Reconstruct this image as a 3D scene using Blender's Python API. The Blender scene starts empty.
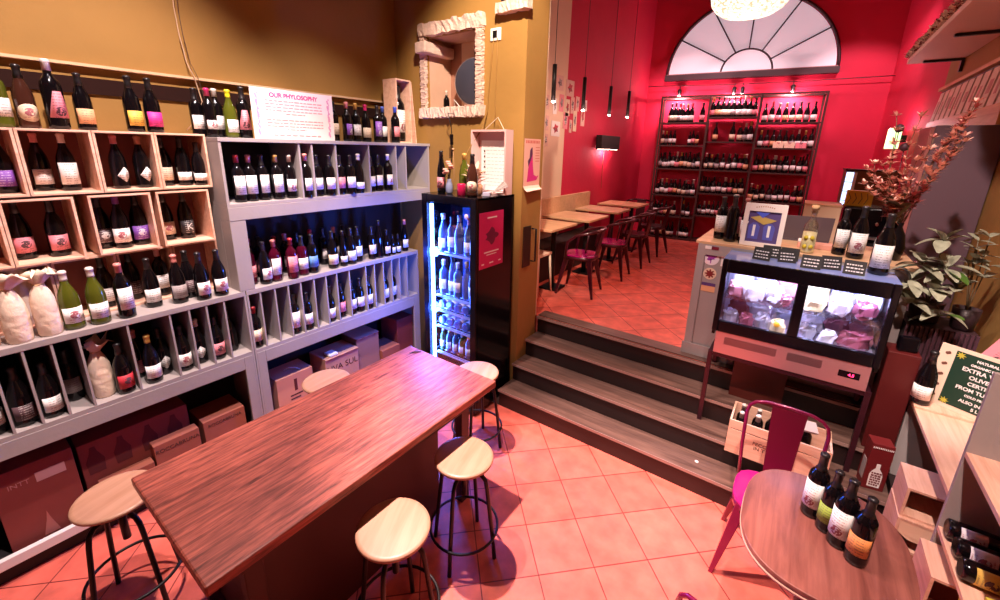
import bpy, math, random
from mathutils import Vector, Matrix
random.seed(7)
S = bpy.context.scene
COL = S.collection
PI = math.pi

# ---------------------------------------------------------------- mesh helper
class MB:
    def __init__(s): s.v=[]; s.f=[]; s.m=[]; s.s=[]
    def add(s, vs, fs, mi=0, smooth=False):
        o=len(s.v); s.v+= [tuple(v) for v in vs]
        for f in fs: s.f.append([i+o for i in f]); s.m.append(mi); s.s.append(smooth)
        return s
    def box(s,x0,x1,y0,y1,z0,z1,mi=0):
        vs=[(x0,y0,z0),(x1,y0,z0),(x1,y1,z0),(x0,y1,z0),(x0,y0,z1),(x1,y0,z1),(x1,y1,z1),(x0,y1,z1)]
        return s.add(vs,[(0,3,2,1),(4,5,6,7),(0,1,5,4),(1,2,6,5),(2,3,7,6),(3,0,4,7)],mi)
    def hexa(s,vs,mi=0):
        return s.add(vs,[(0,3,2,1),(4,5,6,7),(0,1,5,4),(1,2,6,5),(2,3,7,6),(3,0,4,7)],mi)
    def lathe(s,prof,seg=16,c=(0,0,0),mi=0,smooth=True,mis=None):
        vs=[];fs=[];n=len(prof)
        for r,z in prof:
            for k in range(seg):
                a=2*PI*k/seg; vs.append((c[0]+r*math.cos(a),c[1]+r*math.sin(a),c[2]+z))
        o=len(s.v); s.v+=vs
        for i in range(n-1):
            for k in range(seg):
                k2=(k+1)%seg
                s.f.append([o+i*seg+k,o+i*seg+k2,o+(i+1)*seg+k2,o+(i+1)*seg+k]); s.m.append(mis[i] if mis else mi); s.s.append(smooth)
        if prof[0][0]>1e-4: s.f.append([o+k for k in range(seg)][::-1]); s.m.append(mis[0] if mis else mi); s.s.append(False)
        if prof[-1][0]>1e-4: s.f.append([o+(n-1)*seg+k for k in range(seg)]); s.m.append(mis[-1] if mis else mi); s.s.append(False)
        return s
    def tube(s,pts,r,seg=8,mi=0,closed=False):
        pts=[Vector(p) for p in pts]; n=len(pts); vs=[]
        rs=r if isinstance(r,(list,tuple)) else [r]*n
        up=None
        for i,p in enumerate(pts):
            if closed: t=(pts[(i+1)%n]-pts[i-1])
            else: t=(pts[min(i+1,n-1)]-pts[max(i-1,0)])
            t=t.normalized() if t.length>1e-9 else Vector((0,0,1))
            if up is None:
                up=Vector((0,0,1)) if abs(t.z)<.9 else Vector((1,0,0))
            a=t.cross(up); 
            if a.length<1e-4: a=t.cross(Vector((0,1,0)))
            a.normalize(); b=a.cross(t).normalized(); up=b
            for k in range(seg):
                th=2*PI*k/seg; q=p+(a*math.cos(th)+b*math.sin(th))*rs[i]; vs.append(tuple(q))
        o=len(s.v); s.v+=vs
        for i in range(n if closed else n-1):
            j=(i+1)%n
            for k in range(seg):
                k2=(k+1)%seg
                s.f.append([o+i*seg+k,o+j*seg+k,o+j*seg+k2,o+i*seg+k2]); s.m.append(mi); s.s.append(True)
        if not closed:
            s.f.append([o+k for k in range(seg)]); s.m.append(mi); s.s.append(False)
            s.f.append([o+(n-1)*seg+k for k in range(seg)][::-1]); s.m.append(mi); s.s.append(False)
        return s
    def prism(s,poly,axis,a0,a1,mi=0,smooth=False):
        # poly: 2D outline; axis 'x','y','z' = extrusion axis
        def P(p,t):
            return {'x':(t,p[0],p[1]),'y':(p[0],t,p[1]),'z':(p[0],p[1],t)}[axis]
        n=len(poly); vs=[P(p,a0) for p in poly]+[P(p,a1) for p in poly]
        fs=[list(range(n))[::-1],[n+i for i in range(n)]]
        s.add(vs,fs,mi)
        o=len(s.v)-2*n
        for i in range(n):
            j=(i+1)%n; s.f.append([o+i,o+j,o+n+j,o+n+i]); s.m.append(mi); s.s.append(smooth)
        return s
    def xf(s,M,start=0):
        for i in range(start,len(s.v)): s.v[i]=tuple(M@Vector(s.v[i]))
        return s
    def mesh(s,name,mats):
        me=bpy.data.meshes.new(name); me.from_pydata(s.v,[],s.f)
        for m in (mats if isinstance(mats,(list,tuple)) else [mats]): me.materials.append(m)
        me.polygons.foreach_set('material_index',s.m); me.polygons.foreach_set('use_smooth',s.s)
        me.update()
        import bmesh
        b=bmesh.new(); b.from_mesh(me); bmesh.ops.recalc_face_normals(b,faces=b.faces); b.to_mesh(me); b.free()
        return me
    def build(s,name,mats,parent=None,loc=(0,0,0),rz=0,bevel=0,rot=None):
        return link(name,s.mesh(name,mats),parent,loc,rz,bevel,rot)
def link(name,me,parent=None,loc=(0,0,0),rz=0,bevel=0,rot=None):
    o=bpy.data.objects.new(name,me); COL.objects.link(o); o.location=loc
    o.rotation_euler=rot if rot else (0,0,rz)
    if parent: o.parent=parent
    if bevel:
        b=o.modifiers.new('bevel','BEVEL'); b.width=bevel; b.segments=2; b.limit_method='ANGLE'
    return o
def empty(name,loc=(0,0,0),rz=0,parent=None,rot=None):
    o=bpy.data.objects.new(name,None); COL.objects.link(o); o.location=loc; o.rotation_euler=rot if rot else (0,0,rz)
    if parent:o.parent=parent
    return o
def tag(o,label,cat,group=None,kind=None):
    if label: o['label']=label
    if cat: o['category']=cat
    if group:o['group']=group
    if kind:o['kind']=kind
    return o
def struct(o): o['kind']='structure'; return o
def part(o,label): o['label']=label; return o
ORD=['first','second','third','fourth','fifth','sixth','seventh','eighth','ninth','tenth','eleventh','twelfth','thirteenth','fourteenth','fifteenth','sixteenth','seventeenth','eighteenth','nineteenth','twentieth']

# ---------------------------------------------------------------- materials
MATS={}
def lin(c): return tuple(((x/12.92) if x<=.04045 else ((x+.055)/1.055)**2.4) for x in c)
def mat(name,c,rough=.6,metal=0,spec=.5,emit=None,es=0,coat=0,bump=0,bscale=30,vary=0,vscale=3,alpha=1):
    if name in MATS: return MATS[name]
    m=bpy.data.materials.new(name); m.use_nodes=True; nt=m.node_tree; b=nt.nodes['Principled BSDF']
    b.inputs['Base Color'].default_value=(*c,1); b.inputs['Roughness'].default_value=rough; b.inputs['Metallic'].default_value=metal
    b.inputs['Specular IOR Level'].default_value=spec
    if coat: b.inputs['Coat Weight'].default_value=coat; b.inputs['Coat Roughness'].default_value=.08
    if emit: b.inputs['Emission Color'].default_value=(*emit,1); b.inputs['Emission Strength'].default_value=es
    if bump or vary:
        tc=nt.nodes.new('ShaderNodeTexCoord'); n=nt.nodes.new('ShaderNodeTexNoise'); nt.links.new(tc.outputs['Object'],n.inputs['Vector'])
        n.inputs['Scale'].default_value=bscale; n.inputs['Detail'].default_value=6
        if bump:
            bp=nt.nodes.new('ShaderNodeBump'); bp.inputs['Strength'].default_value=bump; bp.inputs['Distance'].default_value=.01
            nt.links.new(n.outputs['Fac'],bp.inputs['Height']); nt.links.new(bp.outputs['Normal'],b.inputs['Normal'])
        if vary:
            n2=nt.nodes.new('ShaderNodeTexNoise'); nt.links.new(tc.outputs['Object'],n2.inputs['Vector']); n2.inputs['Scale'].default_value=vscale; n2.inputs['Detail'].default_value=5
            mx=nt.nodes.new('ShaderNodeMix'); mx.data_type='RGBA'; mx.inputs[6].default_value=(*[x*(1-vary) for x in c],1); mx.inputs[7].default_value=(*[min(1,x*(1+vary)) for x in c],1)
            nt.links.new(n2.outputs['Fac'],mx.inputs[0]); nt.links.new(mx.outputs[2],b.inputs['Base Color'])
    MATS[name]=m; return m
def wood(name,c1,c2,axis=1,scale=1,rough=.45,coat=0,knots=True,contrast=(.35,.65)):
    if name in MATS: return MATS[name]
    m=bpy.data.materials.new(name); m.use_nodes=True; nt=m.node_tree; N=nt.nodes; L=nt.links; b=N['Principled BSDF']
    b.inputs['Roughness'].default_value=rough; b.inputs['Coat Weight'].default_value=coat; b.inputs['Coat Roughness'].default_value=.15
    tc=N.new('ShaderNodeTexCoord'); mp=N.new('ShaderNodeMapping'); L.new(tc.outputs['Object'],mp.inputs['Vector'])
    sc=[26*scale]*3; sc[axis]=2.2*scale; mp.inputs['Scale'].default_value=sc
    n=N.new('ShaderNodeTexNoise'); n.inputs['Scale'].default_value=1; n.inputs['Detail'].default_value=8; n.inputs['Roughness'].default_value=.62; n.inputs['Distortion'].default_value=.6
    L.new(mp.outputs[0],n.inputs['Vector'])
    r=N.new('ShaderNodeValToRGB'); r.color_ramp.elements[0].position=contrast[0]; r.color_ramp.elements[1].position=contrast[1]
    r.color_ramp.elements[0].color=(*c1,1); r.color_ramp.elements[1].color=(*c2,1); L.new(n.outputs['Fac'],r.inputs['Fac'])
    n2=N.new('ShaderNodeTexNoise'); n2.inputs['Scale'].default_value=2.2*scale; n2.inputs['Detail'].default_value=3; L.new(tc.outputs['Object'],n2.inputs['Vector'])
    mx=N.new('ShaderNodeMix'); mx.data_type='RGBA'; mx.blend_type='MULTIPLY'; mx.inputs[0].default_value=.5
    L.new(r.outputs[0],mx.inputs[6]); L.new(n2.outputs['Fac'],mx.inputs[7]); 
    mul=N.new('ShaderNodeMix'); mul.data_type='RGBA'; mul.blend_type='MULTIPLY'; mul.inputs[0].default_value=1; mul.inputs[7].default_value=(1.25,1.25,1.25,1)
    L.new(mx.outputs[2],mul.inputs[6]); L.new(mul.outputs[2],b.inputs['Base Color'])
    bp=N.new('ShaderNodeBump'); bp.inputs['Strength'].default_value=.15; bp.inputs['Distance'].default_value=.004; L.new(n.outputs['Fac'],bp.inputs['Height']); L.new(bp.outputs[0],b.inputs['Normal'])
    MATS[name]=m; return m
def tiles(name,c1,c2,grout,size=.313,offs=(-.203,-.081)):
    m=bpy.data.materials.new(name); m.use_nodes=True; nt=m.node_tree; N=nt.nodes; L=nt.links; b=N['Principled BSDF']
    g=N.new('ShaderNodeNewGeometry'); mp=N.new('ShaderNodeMapping'); mp.inputs['Rotation'].default_value=(0,0,-PI/4); mp.inputs['Location'].default_value=(offs[0]+size*20,offs[1]+size*20,0)
    L.new(g.outputs['Position'],mp.inputs['Vector'])
    br=N.new('ShaderNodeTexBrick'); br.offset=0; br.squash=1; br.inputs['Scale'].default_value=1; br.inputs['Brick Width'].default_value=size; br.inputs['Row Height'].default_value=size
    br.inputs['Mortar Size'].default_value=.0035; br.inputs['Mortar Smooth'].default_value=.3; br.inputs['Bias'].default_value=0
    br.inputs['Color1'].default_value=(*c1,1); br.inputs['Color2'].default_value=(*c2,1); br.inputs['Mortar'].default_value=(*grout,1)
    L.new(mp.outputs[0],br.inputs['Vector'])
    n=N.new('ShaderNodeTexNoise'); n.inputs['Scale'].default_value=9; n.inputs['Detail'].default_value=8; L.new(g.outputs['Position'],n.inputs['Vector'])
    rr=N.new('ShaderNodeMapRange'); rr.inputs[1].default_value=.3; rr.inputs[2].default_value=.7; rr.inputs[3].default_value=.72; rr.inputs[4].default_value=1.12; L.new(n.outputs['Fac'],rr.inputs[0])
    mx=N.new('ShaderNodeMix'); mx.data_type='RGBA'; mx.blend_type='MULTIPLY'; mx.inputs[0].default_value=1
    L.new(br.outputs['Color'],mx.inputs[6]); L.new(rr.outputs[0],mx.inputs[7]); L.new(mx.outputs[2],b.inputs['Base Color'])
    b.inputs['Roughness'].default_value=.5
    bp=N.new('ShaderNodeBump'); bp.inputs['Strength'].default_value=.35; bp.inputs['Distance'].default_value=.004; bp.invert=True
    L.new(br.outputs['Fac'],bp.inputs['Height']); L.new(bp.outputs[0],b.inputs['Normal'])
    return m
def label_mat(name,paper,ink,kind=0):
    """paper with rows of small print; kind 1 adds a dark emblem in the middle, kind 2 is an all-over print"""
    if name in MATS: return MATS[name]
    m=bpy.data.materials.new(name); m.use_nodes=True; nt=m.node_tree; N=nt.nodes; L=nt.links; b=N['Principled BSDF']; b.inputs['Roughness'].default_value=.6
    tc=N.new('ShaderNodeTexCoord')
    def mth(op,a,bb=None):
        q=N.new('ShaderNodeMath'); q.operation=op
        for k,v in enumerate((a,bb)):
            if v is None: continue
            if isinstance(v,(int,float)): q.inputs[k].default_value=v
            else: L.new(v,q.inputs[k])
        return q.outputs[0]
    sx=N.new('ShaderNodeSeparateXYZ'); L.new(tc.outputs['Object'],sx.inputs[0]); X,Z=sx.outputs[0],sx.outputs[2]
    mp=N.new('ShaderNodeMapping'); L.new(tc.outputs['Object'],mp.inputs['Vector']); mp.inputs['Scale'].default_value=(260,260,40) if kind<2 else (70,70,60)
    n=N.new('ShaderNodeTexNoise'); n.inputs['Scale'].default_value=1; n.inputs['Detail'].default_value=3; L.new(mp.outputs[0],n.inputs['Vector'])
    if kind==2: mask=mth('GREATER_THAN',n.outputs['Fac'],.55)
    else:
        rows=mth('GREATER_THAN',mth('SINE',mth('MULTIPLY',Z,2*PI/.0125)),.35); chars=mth('GREATER_THAN',n.outputs['Fac'],.47)
        inx=mth('LESS_THAN',mth('ABSOLUTE',X),.023)
        mask=mth('MULTIPLY',mth('MULTIPLY',mth('MULTIPLY',rows,chars),inx),.55)
        if kind==1:
            dz=mth('SUBTRACT',Z,.078); d=mth('SQRT',mth('ADD',mth('MULTIPLY',X,X),mth('MULTIPLY',dz,dz)))
            n2=N.new('ShaderNodeTexNoise'); n2.inputs['Scale'].default_value=85; L.new(tc.outputs['Object'],n2.inputs['Vector'])
            em=mth('MULTIPLY',mth('LESS_THAN',d,.020),mth('GREATER_THAN',n2.outputs['Fac'],.46)); mask=mth('MAXIMUM',mth('MULTIPLY',mask,mth('GREATER_THAN',d,.024)),em)
    mx=N.new('ShaderNodeMix'); mx.data_type='RGBA'; mx.inputs[6].default_value=(*paper,1); mx.inputs[7].default_value=(*ink,1); L.new(mask,mx.inputs[0]); L.new(mx.outputs[2],b.inputs['Base Color'])
    MATS[name]=m; return m
def glass_mat(name,tint=(1,1,1),gloss=.12,rough=.02):
    if name in MATS: return MATS[name]
    m=bpy.data.materials.new(name); m.use_nodes=True; nt=m.node_tree; N=nt.nodes; L=nt.links
    for x in list(N):
        if x.type!='OUTPUT_MATERIAL': N.remove(x)
    t=N.new('ShaderNodeBsdfTransparent'); t.inputs[0].default_value=(*tint,1); g=N.new('ShaderNodeBsdfGlossy'); g.inputs['Roughness'].default_value=rough
    mx=N.new('ShaderNodeMixShader'); mx.inputs[0].default_value=gloss; L.new(t.outputs[0],mx.inputs[1]); L.new(g.outputs[0],mx.inputs[2]); L.new(mx.outputs[0],N['Material Output'].inputs['Surface'])
    MATS[name]=m; return m

OCHRE=mat('ochre_plaster',(.34,.180,.042),.8,bump=.25,bscale=18,vary=.15,vscale=2)
RED=mat('red_plaster',(.60,.006,.052),.7,bump=.25,bscale=14,vary=.18,vscale=1.7)
CREAM=mat('cream_plaster',(.80,.58,.42),.8,bump=.15,bscale=20,vary=.05)
STONE=mat('rough_pink_stone',(.70,.50,.43),.9,bump=1.0,bscale=60,vary=.3,vscale=16)
CEIL=mat('dark_ceiling',(.16,.07,.04),.9)
GREY=mat('grey_painted_wood',(.36,.315,.305),.5,bump=.08,bscale=40,vary=.10,vscale=6)
GREY_SHADE=mat('grey_paint_shaded',(.020,.014,.018),.7)  # shade inside the grey units, painted as a near-black copy of the grey
WHITEP=mat('white_painted_wood',(.72,.68,.66),.5,vary=.06)
PINE=wood('pale_pine',(.66,.33,.215),(.90,.56,.41),1,1,.55,contrast=(.25,.6))
PINEX=wood('pale_pine_x',(.66,.33,.215),(.90,.56,.41),0,1,.55,contrast=(.25,.6))
CRATE_SHADE=mat('crate_wood_shaded',(.27,.075,.058),.7,vary=.25,vscale=8)  # pine darkened so the crate interiors look shaded
TABLEW=wood('red_brown_table_wood',(.085,.014,.010),(.62,.150,.100),1,2.6,.48,coat=.06,contrast=(.30,.70))
ROUNDW=wood('worn_brown_table_wood',(.11,.026,.020),(.34,.115,.088),1,.9,.42,coat=.1,contrast=(.3,.72))
BLACKM=mat('black_metal',(.006,.005,.006),.38,spec=.4)
BLACKP=mat('black_plastic',(.004,.003,.005),.15,spec=.3)
BLACKMATT=mat('black_matte',(.012,.009,.010),.7)
SEATW=wood('light_birch_seat',(.50,.25,.15),(.64,.35,.235),1,1,.45,coat=.1,contrast=(.3,.7))
DININGW=wood('light_oak_table',(.60,.34,.18),(.76,.48,.28),0,1,.5,contrast=(.3,.7))
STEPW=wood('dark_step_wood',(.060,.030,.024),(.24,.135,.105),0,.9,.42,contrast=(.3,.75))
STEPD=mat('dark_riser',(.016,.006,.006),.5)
NOSE=mat('worn_step_nosing',(.32,.20,.17),.4)
MAG=mat('magenta_metal',(.20,.006,.055),.25,metal=.3,coat=.4)
MAGD=mat('dark_red_metal',(.055,.003,.012),.3,metal=.3,coat=.3)
SPLAT_SHADE=mat('magenta_metal_shaded',(.11,.003,.020),.35,spec=.4)  # chair magenta darkened; the splat's shadow is in the colour
MAGS=mat('magenta_seat_metal',(.42,.006,.15),.22,metal=.1,coat=.5)
STEEL=mat('brushed_steel',(.62,.50,.50),.35,metal=.9)
CHROME=mat('chrome',(.8,.78,.8),.12,metal=1)
PAPER=mat('white_paper',(.85,.80,.78),.7)
CARD=mat('brown_cardboard',(.30,.085,.055),.8,vary=.12,vscale=8)
CARDD=mat('dark_red_cardboard',(.21,.035,.028),.7,vary=.25,vscale=6)
CARDL=mat('light_cardboard',(.46,.24,.18),.8,vary=.1)
DGREY=mat('dark_grey_laminate',(.15,.085,.110),.45,vary=.08)
GLASS=glass_mat('clear_glass',(.95,.97,1),.07)
CLEARB=glass_mat('clear_bottle_glass',(.90,.92,.88),.22)
# ---------------------------------------------------------------- room shell
def wall(name,mb,m): return struct(mb.build(name,m))
FLOORT=tiles('terracotta_tiles',(.80,.165,.115),(.72,.135,.095),(.20,.020,.018))
wall('floor',MB().box(-3.6,1.1,-1.6,2.64,-.1,0),FLOORT)
fu=wall('floor_upper',MB().box(-2.8,1.3,3.263,9.2,.3,.651),FLOORT)
# back wall frame (rotated 7.6 degrees)
P0=Vector((-2.28,7.9,0)); D=Vector((.9911,.1331,0)); Nn=Vector((-.1331,.9911,0)); RZ=.1335
def B(u,v,z): return P0+D*u+Nn*v+Vector((0,0,z))
def bbox(mb,u0,u1,v0,v1,z0,z1,mi=0):
    vs=[B(u0,v0,z0),B(u1,v0,z0),B(u1,v1,z0),B(u0,v1,z0),B(u0,v0,z1),B(u1,v0,z1),B(u1,v1,z1),B(u0,v1,z1)]
    return mb.hexa(vs,mi)
wall('wall_back',bbox(MB(),-.6,3.35,.36,.5,.3,5.2),RED)
wall('wall_left',MB().box(-3.5,-3.35,-1.6,2.9,0,5),OCHRE)
# niche wall with hole (plane y=2.9), wall_left_inner
nx0,nx1,nz0,nz1=-2.94,-2.34,2.53,3.13
mb=MB()
mb.box(-3.5,nx0,2.9,3.21,0,5).box(nx1,-1.88,2.9,3.21,0,5).box(nx0,nx1,2.9,3.21,0,nz0).box(nx0,nx1,2.9,3.21,nz1,5)
wall('wall_niche',mb,OCHRE)
mb=MB(); mb.box(nx0-.01,nx1+.01,3.212,3.24,nz0-.02,nz1+.02)
wall('trim_1',mb,mat('niche_back_plaster',(.40,.19,.13),.85,bump=.3,vary=.15,vscale=5))
mb=MB(); e=.004
mb.box(nx0,nx0+e,2.93,3.21,nz0,nz1).box(nx1-e,nx1,2.93,3.21,nz0,nz1).box(nx0,nx1,2.93,3.21,nz0,nz0+e).box(nx0,nx1,2.93,3.21,nz1-e,nz1)
wall('trim_2',mb,mat('niche_side_plaster',(.60,.38,.28),.85,bump=.4,vary=.15,vscale=5))
# cream then red dining wall
wall('wall_left_cream',MB().box(-2.8,-2.65,3.21,5.05,.3,5),CREAM)
wall('wall_left_red',MB().box(-2.8,-2.65,5.05,8.4,.3,5),RED)
wall('wall_behind_niche',MB().box(-2.65,-1.9,3.24,3.262,.651,5),CREAM)
wall('wall_right',MB().box(1.0,1.15,-1.6,6.6,0,5),OCHRE)
mb=MB(); mb.hexa([(1.0,6.6,.3),(1.15,6.6,.3),(.95,8.8,.3),(.735,8.75,.3),(1.0,6.6,5),(1.15,6.6,5),(.95,8.8,5),(.735,8.75,5)])
wall('wall_right_red',mb,RED)
wall('wall_front',MB().box(-3.5,1.15,-1.75,-1.6,0,5),OCHRE)
wall('ceiling',MB().box(-3.6,1.3,-1.75,9.3,4.9,5.05),CEIL)
# steps
RH=.1628
edges=[2.64,2.848,3.055,3.255]
st=MB()
for i,y in enumerate(edges):
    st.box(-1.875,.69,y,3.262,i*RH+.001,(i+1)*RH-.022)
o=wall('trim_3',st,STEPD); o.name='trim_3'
ends=[2.848,3.055,3.255,3.30]
for i,y in enumerate(edges):
    nm='trim_%d'%(4+i)
    t=MB().box(-1.878,.692,y-.015,ends[i] if i<3 else 3.262,(i+1)*RH-.0215,(i+1)*RH)
    struct(t.build(nm,STEPW,bevel=.004))
    n=MB().box(-1.877,.691,y-.019,y-.0155,(i+1)*RH-.020,(i+1)*RH+.001)
    struct(n.build('trim_%d'%(8+i),NOSE))
struct(MB().box(-1.878,.69,3.2635,3.40,.6515,.662).build('trim_12',STEPW,bevel=.003))
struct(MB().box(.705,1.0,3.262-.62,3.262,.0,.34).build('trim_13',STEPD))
# ledge stone at column top, stone surround of niche
def rough(mb,amp,seed=1):
    rnd=random.Random(seed)
    for i,v in enumerate(mb.v): mb.v[i]=tuple(c+rnd.uniform(-amp,amp) for c in v)
    return mb
def roughbar(x0,x1,y0,y1,z0,z1,amp,seed,n=14,axis='x'):
    # closed bar subdivided along its length with noisy cross sections
    rnd=random.Random(seed); mb=MB(); secs=[]
    for i in range(n+1):
        t=i/n
        if axis=='x': x=x0+(x1-x0)*t; ring=[(x,y0,z0),(x,y1,z0),(x,y1,z1),(x,(y0+y1)/2,z1),(x,y0,z1),(x,y0,(z0+z1)/2)]
        else: z=z0+(z1-z0)*t; ring=[(x0,y0,z),(x1,y0,z),(x1,(y0+y1)/2,z),(x1,y1,z),(x0,y1,z),(x0,(y0+y1)/2,z)]
        secs.append([tuple(c+rnd.uniform(-amp,amp) for c in p) for p in ring])
    vs=[p for s_ in secs for p in s_]; fs=[]
    for i in range(n):
        for k in range(6): fs.append((i*6+k,i*6+(k+1)%6,(i+1)*6+(k+1)%6,(i+1)*6+k))
    fs.append(tuple(range(6))[::-1]); fs.append(tuple(n*6+k for k in range(6)))
    mb.add(vs,fs,0,False); return mb
sr=empty('stone_niche_surround',(-2.63,2.9,2.4)); tag(sr,'rough pink stone surround framing the niche in the ochre wall','stone surround')
def rel(mb,o): 
    l=o.location; mb.v=[(v[0]-l[0],v[1]-l[1],v[2]-l[2]) for v in mb.v]; return mb
rel(roughbar(-3.0,-2.275,2.845,2.899,2.455,2.535,.010,3,90),sr).build('sill',STONE,sr)
rel(roughbar(-2.345,-2.285,2.855,2.899,2.535,3.13,.006,4,90,'z'),sr).build('jamb',STONE,sr)
rel(roughbar(-2.995,-2.935,2.865,2.899,2.535,3.12,.006,5,80,'z'),sr).build('jamb',STONE,sr)
rel(roughbar(-3.0,-2.275,2.85,2.899,3.13,3.225,.009,6,24),sr).build('lintel',STONE,sr)
cb0=MB().hexa([(-2.99,2.80,2.99),(-2.86,2.80,2.99),(-2.86,3.18,2.99),(-2.99,3.18,2.99),(-2.99,2.80,3.08),(-2.86,2.80,3.08),(-2.86,3.18,3.08),(-2.99,3.18,3.08)])
rel(cb0,sr).build('corbel',STONE,sr,bevel=.012)
# capital ledge on the column
cl=empty('stone_ledge',(-2.02,2.88,3.18)); tag(cl,'pink stone ledge with a square hole above the wall socket','ledge')
rel(roughbar(-2.13,-1.84,2.83,2.895,3.185,3.255,.005,9,16),cl).build('slab',STONE,cl)
rel(MB().box(-1.99,-1.85,2.85,2.895,3.262,3.6),cl).build('block',STONE,cl,bevel=.01)

rel(MB().box(-2.125,-1.995,2.893,2.899,3.262,3.5),cl).build('hole_shade',mat('hole_shade_brown',(.02,.008,.006),.9),cl)  # thin dark plate; the shade of the hole is painted on, not recessed
# ---------------------------------------------------------------- bottles
PROF={
 'bord':[(.030,0),(.0365,.004),(.037,.02),(.037,.185),(.034,.205),(.022,.225),(.0145,.238),(.0135,.285),(.0155,.287),(.0155,.298),(.012,.300)],
 'burg':[(.032,0),(.0395,.004),(.040,.02),(.040,.150),(.036,.180),(.026,.210),(.017,.235),(.0140,.262),(.0140,.285),(.0160,.287),(.0160,.297),(.012,.300)],
 'champ':[(.034,0),(.0425,.005),(.043,.02),(.043,.150),(.039,.182),(.028,.215),(.019,.245),(.0150,.275),(.0150,.295),(.0175,.298),(.0175,.312),(.013,.315)],
 'slim':[(.028,0),(.0335,.004),(.034,.02),(.034,.165),(.029,.205),(.020,.250),(.0145,.285),(.0135,.315),(.015,.317),(.015,.328),(.012,.330)],
}
LH={'bord':(.05,.135,.037),'burg':(.035,.115,.040),'champ':(.035,.115,.043),'slim':(.04,.125,.034)}
GL={'black':mat('black_glass',(.004,.003,.004),.10,spec=.45),
    'green':mat('dark_green_glass',(.015,.03,.008),.10,spec=.5),
    'olive':mat('olive_glass',(.075,.085,.008),.10,spec=.6),
    'brown':mat('brown_glass',(.05,.016,.010),.10,spec=.5),
    'red':mat('red_wine_glass',(.055,.002,.012),.10,spec=.5),
    'blue':mat('blue_lit_glass',(.05,.08,.20),.1,spec=.9,coat=.5),  # the fridge's blue light is put into the glass colour
    'tissue':mat('cream_tissue_paper',(.82,.64,.50),.8,bump=.8,bscale=25)}
LAB={'white':(.86,.82,.80),'cream':(.80,.64,.47),'pink':(.80,.25,.30),'peach':(.80,.42,.22),'purple':(.25,.08,.50),'yellow':(.75,.50,.08),
     'blue':(.10,.26,.55),'grey':(.35,.30,.30),'red':(.55,.03,.05),'dark':(.10,.05,.06),'green':(.30,.42,.05),'magenta':(.65,.03,.30),'orange':(.75,.28,.08),'black':(.02,.015,.02)}
def LM(c,kind=0): 
    ink=(.10,.04,.05) if c not in('dark','black') else (.7,.65,.62)
    if c=='purple': ink=(.8,.72,.85)
    if kind==1 and c in('white','cream'): ink=(.35,.10,.12)
    return label_mat('label_%s_%d'%(c,kind),LAB[c],ink,kind)
CAPC={'black':(.012,.01,.012),'red':(.40,.02,.03),'white':(.75,.68,.62),'gold':(.62,.36,.08),'pink':(.70,.25,.22),'yellow':(.80,.70,.02),'magenta':(.6,.02,.15),'purple':(.2,.05,.3),'blue':(.05,.1,.5),'cork':(.6,.32,.2)}
CACHE={}
def cap_m(c): return mat('capsule_'+c,CAPC[c],.35,spec=.6)
def bm_(t,g):
    k=('b',t,g)
    if k not in CACHE: CACHE[k]=MB().lathe(PROF[t],18).mesh('bottle_glass',GL[g])
    return CACHE[k]
def lm_(t,c,kind,shape=0):
    k=('l',t,c,kind,shape)
    if k in CACHE: return CACHE[k]
    z0,z1,r=LH[t]; r+=.0012; half=1.15; n=12
    if shape==1: z0+=.0;z1-=.03   # short
    if shape==2: z1+=.035
    if shape==3: half=.80; z0+=.005; z1+=.005   # diamond tag
    vs=[];fs=[]
    for i in range(n+1):
        a=-half+2*half*i/n
        x,y=r*math.sin(a),-r*math.cos(a); zz0,zz1=z0,z1
        if shape==4: # round
            q=math.sqrt(max(0,1-(a/half)**2)); zc=(z0+z1)/2; hh=(z1-z0)/2; zz0,zz1=zc-hh*q-.002,zc+hh*q+.002
        if shape==3:
            zc=(z0+z1)/2+a*.006; hh=.044*max(.03,1-abs(a-.1)/(half+.1)); zz0,zz1=zc-hh,zc+hh
        if shape==5: # triangular gown
            zz1=z0+(z1+.09-z0)*max(.02,1-abs(a)/half); zz1=min(zz1,.165 if t!='slim' else .17)
        ri=r-.001; vs+=[(x,y,zz0),(x,y,zz1),(x*ri/r,y*ri/r,zz0),(x*ri/r,y*ri/r,zz1)]
    for i in range(n):
        a=4*i; b=a+4
        fs+=[(a,b,b+1,a+1),(a+2,a+3,b+3,b+2),(a,a+2,b+2,b),(a+1,b+1,b+3,a+3)]
    fs+=[(0,1,3,2),(4*n,4*n+2,4*n+3,4*n+1)]
    CACHE[k]=MB().add(vs,fs,0,True).mesh('bottle_label',LM(c,kind)); return CACHE[k]
def cm_(t,c):
    k=('c',t,c)
    if k in CACHE: return CACHE[k]
    top=PROF[t][-1][1]; e=.0012
    CACHE[k]=MB().lathe([(r+e,z) for r,z in ([(PROF[t][-4][0]+.0006,top-.048)] if c!='black' else [])+[q for q in PROF[t] if q[1]>top-(.04 if c!='black' else .075)]]+[(.012,top+.002)],14).mesh('capsule',cap_m(c)); return CACHE[k]
NB=0
def bottle(x,y,z,t='bord',g='black',lab='white',cap='black',face=PI/2,label='',group=None,kind=0,shape=0,s=1.,tilt=None,cat='bottle'):
    """face: rotation of the label about z; 0 looks to -y, pi/2 looks to +x"""
    global NB; NB+=1
    rot=tilt if tilt else (0,0,face+random.uniform(-.15,.15))
    o=link('wine_bottle',bm_(t,g),None,(x,y,z),0,0,rot); o.scale=(s,s,s)
    if lab: link('bottle_label',lm_(t,lab,kind,shape),o)
    if cap: link('capsule',cm_(t,cap),o)
    tag(o,label,cat,group); return o
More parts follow.
